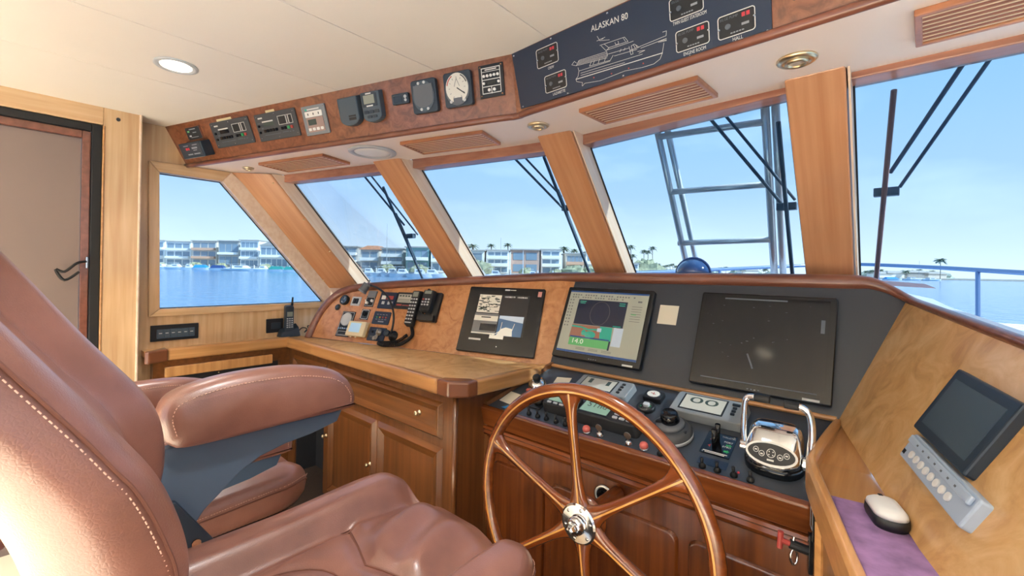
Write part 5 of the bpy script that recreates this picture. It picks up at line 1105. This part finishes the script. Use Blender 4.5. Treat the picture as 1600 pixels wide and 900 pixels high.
def make_seat(label, O, arms, adz=0.0, yaw=0.0, bdz=0.0, ady=0.0):
    t = thing('pilot_seat', label, 'seat', Matrix.Translation(O) @ Matrix.Rotation(yaw, 4, 'Z'), 'brown leather pilot seats')
    cu = obj('cushion', seat_geo(), 'leather', t, smooth=True, subsurf=1)
    obj('piping', tube(PIPE[::2], .0026, 6, True), 'seam', cu, smooth=True); ring = [p + V3((0, 0, .012)) - V3((p.x, p.y, 0)).normalized() * .001 for p in PIPE]
    obj('stitching', stitches(ring + ring[:1]), 'stitch', cu, kind='stuff')
    for sd in (-1, 1): obj('seam', tube([(sd * .56 * .325, y / 100, seat_z(sd * .56 * .325, y / 100) + .0035) for y in range(-34, 26, 2)], .0022, 6), 'seam', cu)
    obj('seam', tube([(x / 1000, .04 + .10 * abs(x) / 325, seat_z(x / 1000, .04 + .10 * abs(x) / 325) + .0035) for x in range(-180, 181, 12)], .0024, 6), 'seam', cu)
    obj('seam', tube([(.15 * math.cos(k * PI / 14), -.16 + .14 * math.sin(k * PI / 14), seat_z(.15 * math.cos(k * PI / 14), -.16 + .14 * math.sin(k * PI / 14)) + .0035) for k in range(15)], .0022, 6), 'seam', cu)
    bk = obj('backrest', back_geo(), 'leather', t, smooth=True, subsurf=2); bk.location = (0, 0, bdz)
    for sd, PR in ((-1, LP), (1, RP)):
        pth = smooth_path([(sd * .285 * .93 * (1 - .16 * sstep(.75, 1, z / .86)), y - .0155, z) for y, z in PR[2:-2]], 4)
        obj('seam', tube(pth, .0022, 6), 'seam', bk)
        obj('stitching', stitches([p + V3((-sd * .010, .004, 0)) for p in pth]), 'stitch', bk, kind='stuff'); obj('stitching', stitches([p + V3((sd * .008, -.008, 0)) for p in pth]), 'stitch', bk, kind='stuff')
    for sd in arms:
        x = sd * .352
        a = obj('armrest', arm_geo(), 'leather', t, smooth=True); a.location = (x, ady, adz)
        top = smooth_path([(0, y, z) for y, z in ARM[0:11]], 3)
        for fx in (1, -1):
            pth = []
            for k, p in enumerate(top):
                tn = (top[min(k + 1, len(top) - 1)] - top[max(k - 1, 0)]).normalized(); nn = V3((0, tn.z, -tn.y))
                pth.append(p + nn * .0235 + V3((fx * .0470, 0, 0)))
            obj('stitching', stitches(pth, .008, .005, .0010), 'stitch', a, kind='stuff')
        b = obj('arm_bracket', [(lambda g: ([(z_, x_, y_) for x_, y_, z_ in g[0]], g[1]))(prism(BRK, -.018, .036))][0], 'steel_blue', t, bevel=.004); b.location = (x + sd * .004, ady, adz)
        c = obj('pivot_plate', [(lambda g: ([(z_, x_, y_) for x_, y_, z_ in g[0]], g[1]))(prism(PLT, -.008, .016))][0], 'dark_slate', t, bevel=.003); c.location = (x - sd * .022, ady, adz)
        e = obj('pivot_bolt', tube([(-.013 , -.225, .02), (.013, -.225, .02)], .010, 10), 'copper', c)
    obj('seat_pan', bx(-.29, .29, -.33, .27, -.175, -.148), 'black_matte', t)
    h = O[2] - .175 + 1.35
    obj('pedestal', lathe([(.055, -h), (.055, 0)], 0, 0, 24, -.175), 'steel', t, smooth=False); obj('foot', lathe([(.20, 0), (.20, .012), (.08, .03), (.06, .05)], 0, 0, 32, -.175 - h), 'steel', t)
    return t
make_seat('brown leather pilot seat facing the wooden steering wheel', (-.955, .54, -.672), (-1,), -.028, 0.0, -.028)
make_seat('brown leather pilot seat facing the port cabinets, partly hidden by the nearer one', (-1.935, .42, -.735), (1, -1), -.16, 0.0, 0.0, .05)

# ================================================================== OUTSIDE: own boat
def wiper(label, pts, mat='wiper_dark', bm='wiper_dark'):
    p = [V3(q) for q in pts]; t = thing('wiper', label, 'wiper', Matrix.Translation(p[0]), 'windscreen wipers')
    L = lambda q: q - p[0]
    up = V3((0, -RK, 1)).normalized()
    def ext(a, b, d): return a + (a - b).normalized() * d
    obj('blade', tube([L(p[0]), L(p[1])], .008, 8), bm, t); obj('holder', tube([L(p[0].lerp(p[1], .25)) + V3((0, .012, 0)), L(p[0].lerp(p[1], .75)) + V3((0, .012, 0))], .006, 6), mat, t)
    o = V3((0, .03, .006))
    obj('arm', tube([L(ext(p[2], p[3], .22)) + o, L(p[3]) + o], .0065, 8), mat, t); obj('arm', tube([L(ext(p[4], p[5], .22)) + o, L(p[5]) + o], .0055, 8), mat, t)
    obj('bracket', hexa([L(p[6]) + V3(q) for q in ((-.035, .01, -.012), (.035, .01, -.012), (.035, .01, .018), (-.035, .01, .018))], [L(p[6]) + V3(q) for q in ((-.035, .04, -.012), (.035, .04, -.012), (.035, .04, .018), (-.035, .04, .018))]), mat, t, bevel=.003)
wiper('dark wiper outside the pane nearest the port wall', [(-2.363, 1.508, .488), (-2.521, 1.947, -.091), (-2.469, 1.421, .542), (-2.418, 1.677, .268), (-2.422, 1.438, .543), (-2.368, 1.747, .209), (-2.416, 1.732, .205)])
wiper('dark wiper outside the pane above the camera monitor', [(-1.317, 1.739, .558), (-1.338, 2.221, -.009), (-1.487, 1.695, .56), (-1.336, 1.955, .302), (-1.433, 1.706, .563), (-1.331, 1.888, .381), (-1.316, 1.936, .329)])
wiper('dark wiper just right of the steel ladder', [(-.321, 1.789, .538), (-.34, 2.264, -.014), (-.533, 1.768, .565), (-.352, 2.011, .281), (-.478, 1.768, .565), (-.303, 2.004, .288), (-.332, 2.021, .268)])
wiper('reddish brown wiper outside the starboard pane', [(-.012, 1.763, .565), (-.059, 2.261, -.014), (.099, 1.784, .539), (-.019, 1.949, .348), (.104, 1.851, .461), (.006, 1.989, .302), (-.029, 1.997, .292)], 'wiper_dark', 'wiper_red')

t = thing('steel_ladder', 'shiny stainless ladder leaning over the windscreen outside', 'ladder', Matrix.Translation((-.82, 2.344, 0)))
Lb = lambda q: V3(q) - V3((-.82, 2.344, 0))
def lad(a, b, r, nm): obj(nm, tube([Lb(a), Lb(b)], r, 14), 'ladder_steel', t, smooth=True)
def exx(a, b, k0, k1): a, b = V3(a), V3(b); return a + (a - b) * k0, b + (b - a) * k1
for a, b, r in (((-.779, 1.828, .603), (-.819, 2.344, .004), .014), ((-.742, 1.85, .598), (-.772, 2.363, .004), .013), ((-.372, 1.838, .587), (-.426, 2.352, -.01), .015), ((-.340, 1.85, .583), (-.392, 2.361, -.009), .014)):
    a2, b2 = exx(a, b, .25, .45); lad(a2, b2, r, 'stringer')
for a, b in (((-.778, 1.845, .583), (-.366, 1.855, .567)), ((-.797, 2.026, .373), (-.392, 2.029, .364)), ((-.826, 2.22, .147), (-.411, 2.211, .153)), ((-.84, 2.42, -.08), (-.43, 2.42, -.08))): lad(a, b, .0135, 'rung')
t = thing('dome_compass', 'dome topped compass on the dash shelf before the ladder', 'compass', Matrix.Translation((-.725, 2.145, -.018)))
obj('base', lathe([(.095, 0), (.095, .006), (.082, .010), (.080, .016)], 0, 0, 32), 'black', t, smooth=True); obj('globe', dome(0, 0, .014, .076, .070, 32, 10), 'dome_blue', t, smooth=True); obj('hood', tube([(.079 * math.cos(a * PI / 16), -.004, .014 + .074 * math.sin(a * PI / 16)) for a in range(17)], .005, 8), 'navy_cover', t, smooth=True)
s = thing('foredeck', 'pale blue-white foredeck of the yacht beyond the windscreen', 'deck')
obj('deck_plate', hexa([(-3.0, 2.25, -.75), (1.9, 2.25, -.75), (.9, 6.0, -.70), (-.55, 8.2, -.62), (-2.0, 6.0, -.70)], [(-3.0, 2.25, -.62), (1.9, 2.25, -.62), (.9, 6.0, -.50), (-.55, 8.2, -.42), (-2.0, 6.0, -.50)]), 'deck', s)
obj('coaming', hexa([(.25, 2.1, -.7), (1.9, 2.0, -.7), (1.9, 2.3, -.7), (.25, 2.6, -.7)], [(.25, 2.15, -.20), (1.9, 2.05, -.3), (1.9, 2.3, -.3), (.25, 2.55, -.24)]), 'deck', s, bevel=.03)
t = thing('bow_rail', 'blue-grey tubular bow rail with slanting stanchions', 'railing', Matrix.Translation((-.55, 7.9, -.42)))
Lr = lambda q: V3(q) - V3((-.55, 7.9, -.42))
rl = smooth_path([(-3.0, 3.2, -.08), (-2.2, 5.2, .0), (-1.3, 7.0, .10), (-.55, 7.8, .16), (.2, 7.0, .12), (1.0, 5.2, .03), (1.8, 3.2, -.05)], 8)
obj('top_rail', tube([Lr(p) for p in rl], .022, 10), 'rail_blue', t, smooth=True)
for k in (4, 12, 20, 28, 36, 44):
    p = rl[k]; obj('stanchion', tube([Lr(p), Lr((p.x * .96, p.y - .35, -.55))], .018, 8), 'rail_blue', t)

# ================================================================== OUTSIDE: the harbour
WZ = -2.8
def SH(lat, dep, z=0): return RIGHT * lat + VIEW * dep + V3((0, 0, z))
SHM = Matrix(((RIGHT.x, VIEW.x, 0, 0), (RIGHT.y, VIEW.y, 0, 0), (0, 0, 1, 0), (0, 0, 0, 1)))
s = struct('water', 'rippled blue harbour water')
obj('surface', ([SH(-1500, -300, WZ), SH(2500, -300, WZ), SH(2500, 3000, WZ), SH(-1500, 3000, WZ)], [(0, 1, 2, 3)]), 'water', s)
s = struct('shore', 'low sea wall and ground along the far bank')
bank = [(-420, 300), (-230, 232), (-167, 214), (-92, 191), (-46, 147), (-28, 136), (0, 143), (40, 155), (75, 230), (160, 420), (320, 460), (900, 460)]
obj('bank', hexa([SH(a, b, WZ - .5) for a, b in bank] + [SH(900, 1500, WZ - .5), SH(-420, 1500, WZ - .5)], [SH(a, b, WZ + 1.5) for a, b in bank] + [SH(900, 1500, WZ + 1.5), SH(-420, 1500, WZ + 1.5)]), 'seawall', s)
GZ = WZ + 1.5
def bank_d(lat):
    for (a, b), (c, d) in zip(bank[:-1], bank[1:]):
        if a <= lat <= c: return b + (d - b) * (lat - a) / (c - a)
    return 460

HN = 0
def house(x0, x1, yr, wall, label, storeys=3, bays=3, balc=True, roof='flat', rmat='roof_grey', trim='stucco_white'):
    """x0..x1 and yr are bearings (in the photo's pixels) that fix width and roof height at the bank's distance"""
    um = ((x0 + x1) / 2 - 800) / 690
    dep = 150
    for _ in range(20): dep = bank_d(um * dep) + 9
    w = (x1 - x0) / 690 * dep; lat = um * dep; hor = 421 + .0185 * ((x0 + x1) / 2 - 800)
    H = (hor - yr) / 690 * dep - GZ
    t = thing('house', label, 'house', Matrix.Translation(SH(lat, dep, GZ)) @ SHM.copy(), 'waterfront houses')
    obj('wall', bx(-w / 2, w / 2, 0, 12, 0, H), wall, t)
    if roof == 'flat': obj('roof', bx(-w / 2 - .4, w / 2 + .4, -.8, 12.4, H, H + .4), rmat, t)
    elif roof == 'hip': obj('roof', hexa([(-w / 2 - .6, -1, H), (w / 2 + .6, -1, H), (w / 2 + .6, 13, H), (-w / 2 - .6, 13, H)], [(-w / 2 + 1.5, 3, H + 1.6), (w / 2 - 1.5, 3, H + 1.6), (w / 2 - 1.5, 9, H + 1.6), (-w / 2 + 1.5, 9, H + 1.6)]), rmat, t)
    else: obj('roof', ([(-w / 2 - .5, -1, H), (w / 2 + .5, -1, H), (0, -1, H + 2.4), (-w / 2 - .5, 12.5, H), (w / 2 + .5, 12.5, H), (0, 12.5, H + 2.4)], [(0, 1, 2), (5, 4, 3), (0, 2, 5, 3), (1, 4, 5, 2), (0, 3, 4, 1)]), rmat, t)
    sh = H / storeys; first = None; fb = None; bw = (w - .8) / bays
    for k in range(storeys):
        for b in range(bays):
            if first is None: o = first = obj('window', bx(-bw * .42, bw * .42, -.12, .05, 0, sh * .62), 'house_glass', t)
            else: o = first.copy(); COL.objects.link(o); o.parent = t
            o.location = (-w / 2 + .4 + bw * (b + .5), 0, k * sh + sh * .16)
        if balc and k:
            if fb is None: o = fb = obj('balcony', bx(-w / 2 * .94, w / 2 * .94, -1.5, 0, -.25, .85), trim, t)
            else: o = fb.copy(); COL.objects.link(o); o.parent = t
            o.location = (0, 0, k * sh)
    return t
house(216, 257, 376, 'stucco_white', 'white house at the left edge of the side window', 3, 2)
house(259, 298, 378, 'stucco_white', 'white house with pale balconies second from the left in the side window', 3, 3)
house(300, 338, 377, 'stucco_warm', 'beige house with reddish balconies in the middle of the side window', 3, 3, trim='stucco_orange')
house(341, 373, 377, 'stucco_grey', 'grey house with broad glazing in the side window', 2, 3)
house(375, 404, 376, 'stucco_white', 'white house with rows of small windows beside a coral chimney', 3, 4, trim='stucco_white')
house(406, 450, 384, 'stucco_white', 'white house with a gabled glass front at the sloping frame', 2, 5, True, 'gable')
house(453, 500, 382, 'stucco_white', 'white house half hidden behind the sloping window frame', 3, 3)
house(503, 529, 384, 'stucco_warm', 'beige house hidden partly by the corner pillar', 3, 2)
house(531, 558, 386, 'stucco_grey', 'small grey house beside the corner pillar', 3, 2)
house(563, 592, 390, 'stucco_warm', 'house with a red hipped roof and one deep dark veranda', 2, 2, True, 'hip', 'roof_red')
house(596, 630, 389, 'stucco_grey', 'grey house with two long white balconies', 3, 3)
house(634, 670, 387, 'stucco_teal', 'pale teal house right of the first wiper', 2, 3)
house(673, 712, 391, 'stucco_white', 'white house behind the second pillar', 2, 3)
house(714, 756, 392, 'stucco_white', 'white house just right of the second pillar', 2, 2, False)
house(760, 795, 392, 'stucco_white', 'three storey white house with dark windows under two palms', 3, 3)
house(798, 842, 391, 'stucco_brick', 'brick house with tall windows', 2, 2, False)
house(845, 876, 391, 'stucco_white', 'modern white house with wide terraces', 3, 2)
house(884, 912, 397, 'stucco_warm', 'tan house with rows of balconies by the second wiper', 2, 4, trim='stucco_orange')
house(915, 965, 395, 'stucco_white', 'white house behind the third pillar', 2, 3)
house(984, 998, 412, 'stucco_white', 'little white house right of the third pillar', 2, 2, False)

def blob(nm, pos, r, mat, label, cat, group, sq=.7, k=None):
    rr = random.Random(k or int(pos[0] * 13 + pos[1] * 7)); V, F = [], []; n, m = 12, 6
    for i in range(m + 1):
        th = PI / 2 * i / m
        for j in range(n):
            ph = 2 * PI * j / n; q = r * (1 + rr.uniform(-.22, .22)) if 0 < i < m else r
            V.append((q * math.cos(th) * math.cos(ph), q * math.cos(th) * math.sin(ph), q * sq * math.sin(th)))
    for i in range(m):
        for j in range(n): F.append((i * n + j, i * n + (j + 1) % n, (i + 1) * n + (j + 1) % n, (i + 1) * n + j))
    o = obj(nm, (V, F), mat, M=Matrix.Translation(SH(*pos))); return tag(o, label, cat, group)
def px(x, dep): return (x - 800) / 690 * dep
places = ['by the white house at the left window edge', 'in front of the beige house with reddish balconies', 'in front of the grey glazed house', 'in front of the gabled glass front', 'pink flowering beside the red roofed house', 'in front of the two long white balconies', 'before the teal house', 'left of the three storey white house', 'in front of the brick house', 'in front of the modern terraces', 'below the tan balconies', 'beside the third pillar', 'right of the third pillar below the tall palms']
for k, (x, r) in enumerate(((252, 2.2), (305, 2.8), (345, 2.5), (415, 2.4), (553, 3.4), (606, 3), (655, 3.2), (748, 5), (822, 2.6), (868, 2.4), (895, 4.2), (925, 4), (1011, 9))):
    um = (x - 800) / 690; dep = 150
    for _ in range(20): dep = bank_d(um * dep) + 4
    blob('shrub', (um * dep, dep, GZ - .3), r, 'shrub_pink' if k == 4 else 'shrub', 'leafy shrub ' + places[k] if k != 4 else 'shrub ' + places[k], 'shrub', 'shore shrubs', .8, k + 3)

def frond_geo(n, L):
    V, F = [], []; rr = random.Random(n)
    for k in range(n):
        a = 2 * PI * k / n + rr.uniform(-.15, .15); el = rr.uniform(-.35, .95); l = L * rr.uniform(.85, 1.1); w = L * .13
        c, s_ = math.cos(a), math.sin(a); o = len(V)
        for j in range(5):
            t = j / 4; r = l * t * math.cos(el * (1 - t * .5)); z = l * (math.sin(el) * t - .55 * t * t); ww = w * (.5 + 1.6 * t * (1 - t) * 1.6) * (1 if j < 4 else .15)
            V += [(r * c - ww * s_, r * s_ + ww * c, z - ww * .5), (r * c, r * s_, z + .02 * L), (r * c + ww * s_, r * s_ - ww * c, z - ww * .5)]
        for j in range(4):
            b = o + 3 * j; F += [(b, b + 1, b + 4, b + 3), (b + 1, b + 2, b + 5, b + 4)]
    return V, F
CROWN = {}
ORD = ['first', 'second', 'third', 'fourth', 'fifth', 'sixth', 'seventh', 'eighth', 'ninth']
def palm(x, ytop, dep, L, label, group='palms on the far bank'):
    hor = 421 + .0185 * (x - 800); H = (hor - ytop) / 690 * dep - GZ; lat = px(x, dep)
    t = thing('palm_tree', label, 'palm tree', Matrix.Translation(SH(lat, dep, GZ)), group)
    obj('trunk', tube([(0, 0, 0), (.15, 0, H * .5), (0, 0, H)], [.28, .22, .18], 6), 'trunk', t)
    key = round(L, 1)
    if key not in CROWN: o = CROWN[key] = obj('crown', frond_geo(26, L), 'frond', t)
    else: o = CROWN[key].copy(); COL.objects.link(o); o.parent = t
    o.location = (0, 0, H)
    return t
palm(738, 384, 165, 2.6, 'palm at the second pillar edge'); palm(767, 383, 175, 2.0, 'left of two round headed palms above the three storey house'); palm(793, 382, 175, 2.0, 'right of two round headed palms above the three storey house')
palm(881, 388, 165, 2.6, 'feathery palm left of the tan house'); palm(897, 391, 185, 2.2, 'lower palm behind the tan house')
palm(985, 385, 190, 2.3, 'palm half behind the third pillar'); palm(988, 399, 200, 2.2, 'short palm beside the little white house')
palm(1005.5, 392, 260, 2.6, 'leftmost of three tall palms left of the ladder'); palm(1012, 393, 260, 2.6, 'middle of three tall palms left of the ladder'); palm(1019, 387, 260, 2.8, 'rightmost and tallest of three palms left of the ladder')
palm(1469, 406, 330, 4.2, 'tall lone palm near the right window edge')
for k, x in enumerate((1029, 1037, 1042, 1047, 1051, 1056, 1118, 1126, 1134, 1148, 1160, 1172, 1183, 1196, 1354, 1362, 1376, 1408, 1416, 1424, 1436, 1446, 1456)):
    palm(x, (413 if x < 1100 else 418 if x < 1300 else 422) + (k * 7 % 4), 470 + (k * 37 % 60), 4.0 if x > 1100 else 3.4, ORD[k if x < 1100 else k - 6 if x < 1300 else k - 14] + ' small distant palm from the left, ' + ('between the third pillar and the ladder' if x < 1100 else 'seen through the ladder' if x < 1300 else 'in the starboard pane'), 'distant palms on the horizon')
for k, (x, r) in enumerate(((1030, 8), (1044, 9), (1058, 8), (1118, 8), (1150, 9), (1180, 8), (1205, 8), (1350, 9), (1372, 10), (1395, 9), (1420, 11), (1445, 10), (1468, 11))):
    dep = 500 + (k * 31 % 40); blob('distant_tree', (px(x, dep), dep, GZ - 1), r, 'tree_far', ORD[k if x < 1100 else k - 3 if x < 1300 else k - 7] + ' hazy tree clump from the left, ' + ('between the third pillar and the ladder' if x < 1100 else 'seen through the ladder' if x < 1300 else 'in the starboard pane'), 'tree', 'distant tree clumps', .7, k + 40)
for k, (x, w, h, m) in enumerate(((1403, 22, 5, 'stucco_white'), (1432, 26, 6, 'roof_grey'), (1462, 24, 5, 'stucco_warm'), (1380, 20, 4, 'stucco_white'), (1172, 18, 5, 'stucco_white'))):
    dep = 480; t = thing('distant_house', ['low white house left of the masts at right', 'low grey roofed shed behind the moored boats at right', 'low beige house under the lone palm', 'low white house beside the starboard wiper', 'low white house seen through the ladder'][k], 'house', Matrix.Translation(SH(px(x, dep), dep, GZ)) @ SHM, 'distant low houses')
    obj('wall', bx(-w / 2, w / 2, 0, 10, 0, h), m, t); obj('roof', hexa([(-w / 2 - 1, -1, h), (w / 2 + 1, -1, h), (w / 2 + 1, 11, h), (-w / 2 - 1, 11, h)], [(-w / 2 + 3, 4, h + 2.5), (w / 2 - 3, 4, h + 2.5), (w / 2 - 3, 6, h + 2.5), (-w / 2 + 3, 6, h + 2.5)]), 'roof_grey', t)

def boat(x, L, label, cover=None, kind='cabin', dd=-7, dep=None):
    um = (x - 800) / 690
    if dep is None:
        dep = 150
        for _ in range(20): dep = bank_d(um * dep) + dd
    t = thing('moored_boat', label, 'boat', Matrix.Translation(SH(um * dep, dep, WZ)) @ SHM, 'moored boats')
    B = L * .16; st = [(-L / 2, .8, .95), (-L / 4, 1, .95), (L / 8, 1, 1.05), (L / 3, .7, 1.25), (L / 2, .04, 1.5)]; V, F = [], []
    for sx_, w, zz in st: V += [(sx_, -B * w, zz), (sx_ * .94, -B * w * .6, -.2), (sx_ * .94, B * w * .6, -.2), (sx_, B * w, zz)]
    for i in range(4):
        for k in range(4): F.append((4 * i + k, 4 * i + (k + 1) % 4, 4 * i + 4 + (k + 1) % 4, 4 * i + 4 + k))
    F += [(3, 2, 1, 0), (16, 17, 18, 19)]
    obj('hull', (V, F), 'hull_white', t)
    if kind == 'cabin':
        obj('cabin', hexa([(-L * .18, -B * .8, 1), (L * .2, -B * .7, 1), (L * .2, B * .7, 1), (-L * .18, B * .8, 1)], [(-L * .15, -B * .7, 2.4), (L * .08, -B * .6, 2.4), (L * .08, B * .6, 2.4), (-L * .15, B * .7, 2.4)]), 'hull_white', t); obj('cabin_windows', bx(-L * .12, L * .08, -B * .76, B * .76, 1.6, 2.1), 'house_glass', t); obj('canopy', bx(-L * .3, L * .02, -B * .8, B * .8, 2.9, 3.0), 'hull_white', t)
    elif kind == 'cover': obj('boat_cover', hexa([(-L * .42, -B * .95, .95), (L * .25, -B * .95, 1.05), (L * .25, B * .95, 1.05), (-L * .42, B * .95, .95)], [(-L * .36, -B * .3, 2.3), (L * .12, -B * .3, 2.3), (L * .12, B * .3, 2.3), (-L * .36, B * .3, 2.3)]), cover, t)
    elif kind == 'sail': obj('mast', tube([(0, 0, 1), (0, 0, L * 1.3)], .12, 6), 'light_grey', t); obj('cabin', bx(-L * .2, L * .15, -B * .6, B * .6, 1, 1.7), 'hull_white', t)
boat(252, 9, 'white motor boat at the left edge of the side window'); boat(276, 10, 'white motor boat left of the bright blue cover'); boat(296, 7, 'small white boat beside the bright blue cover')
boat(317, 9, 'boat under a bright blue cover', 'blue_cover', 'cover'); boat(344, 9, 'boat under a navy cover', 'navy_cover', 'cover'); boat(378, 17, 'largest white motor yacht in the side window'); boat(412, 8, 'white boat below the gabled glass front'); boat(436, 9, 'boat under a teal cover', 'teal_cover', 'cover'); boat(458, 8, 'boat under a dark teal cover by the sloping frame', 'teal_cover', 'cover')
boat(577, 7, 'white motor boat below the red roofed house'); boat(597, 7, 'white boat below the long balconies, left of its neighbour'); boat(614, 7, 'white boat with a high canopy below the long balconies'); boat(630, 8, 'white boat left of the first wiper'); boat(657, 8, 'white boat below the teal house'); boat(676, 9, 'white motor boat beside the second pillar')
boat(752, 7, 'white boat right of the second pillar'); boat(775, 8, 'white boat below the three storey white house'); boat(833, 6, 'small white boat below the brick house')
boat(1395, 14, 'blue covered boat beyond the bow rail', 'blue_cover', 'cover', dep=330); boat(1425, 16, 'white motor boat beyond the bow rail', dep=350); boat(1455, 16, 'white motor boat at the right edge beyond the bow rail', dep=350); boat(1436, 14, 'sailing boat with a tall mast near the lone palm', None, 'sail', dep=420)
for k, (x, y0, dep, lb) in enumerate(((604, 350, 150, 'tall grey mast above the long balconies'), (817, 392, 140, 'white flagpole before the brick house'), (782, 372, 150, 'thin mast above the three storey white house'))):
    lat = px(x, dep); hor = 421 + .0185 * (x - 800); H = (hor - y0) / 690 * dep - WZ
    t = thing('mast', lb, 'mast', Matrix.Translation(SH(lat, dep, WZ)), 'masts and poles'); obj('pole', tube([(0, 0, 0), (0, 0, H)], [.12, .07], 6), 'light_grey' if k != 1 else 'hull_white', t); obj('cap', dome(0, 0, H, .14, .12, 8, 3), 'light_grey', t)
for k, (x, w) in enumerate(((262, 26), (330, 26), (400, 26), (455, 18), (590, 16), (650, 14), (770, 14), (840, 12))):
    um = (x - 800) / 690; dep = 150
    for _ in range(20): dep = bank_d(um * dep) - 3
    t = thing('dock', ['dock at the left edge of the side window', 'dock behind the blue and navy covers', 'dock behind the largest white yacht', 'dock by the sloping window frame', 'dock below the red roofed house', 'dock below the teal house', 'dock below the three storey white house', 'dock below the brick house'][k], 'dock', Matrix.Translation(SH(um * dep, dep, WZ)) @ SHM, 'boat docks')
    obj('deck', bx(-w / 2, w / 2, -1.2, 1.2, .35, .65), 'dock_wood', t)
    for q in (-.4, 0, .4): obj('pile', tube([(w * q, -1.3, -.5), (w * q, -1.3, 2.6)], .18, 6), 'hull_white', t)
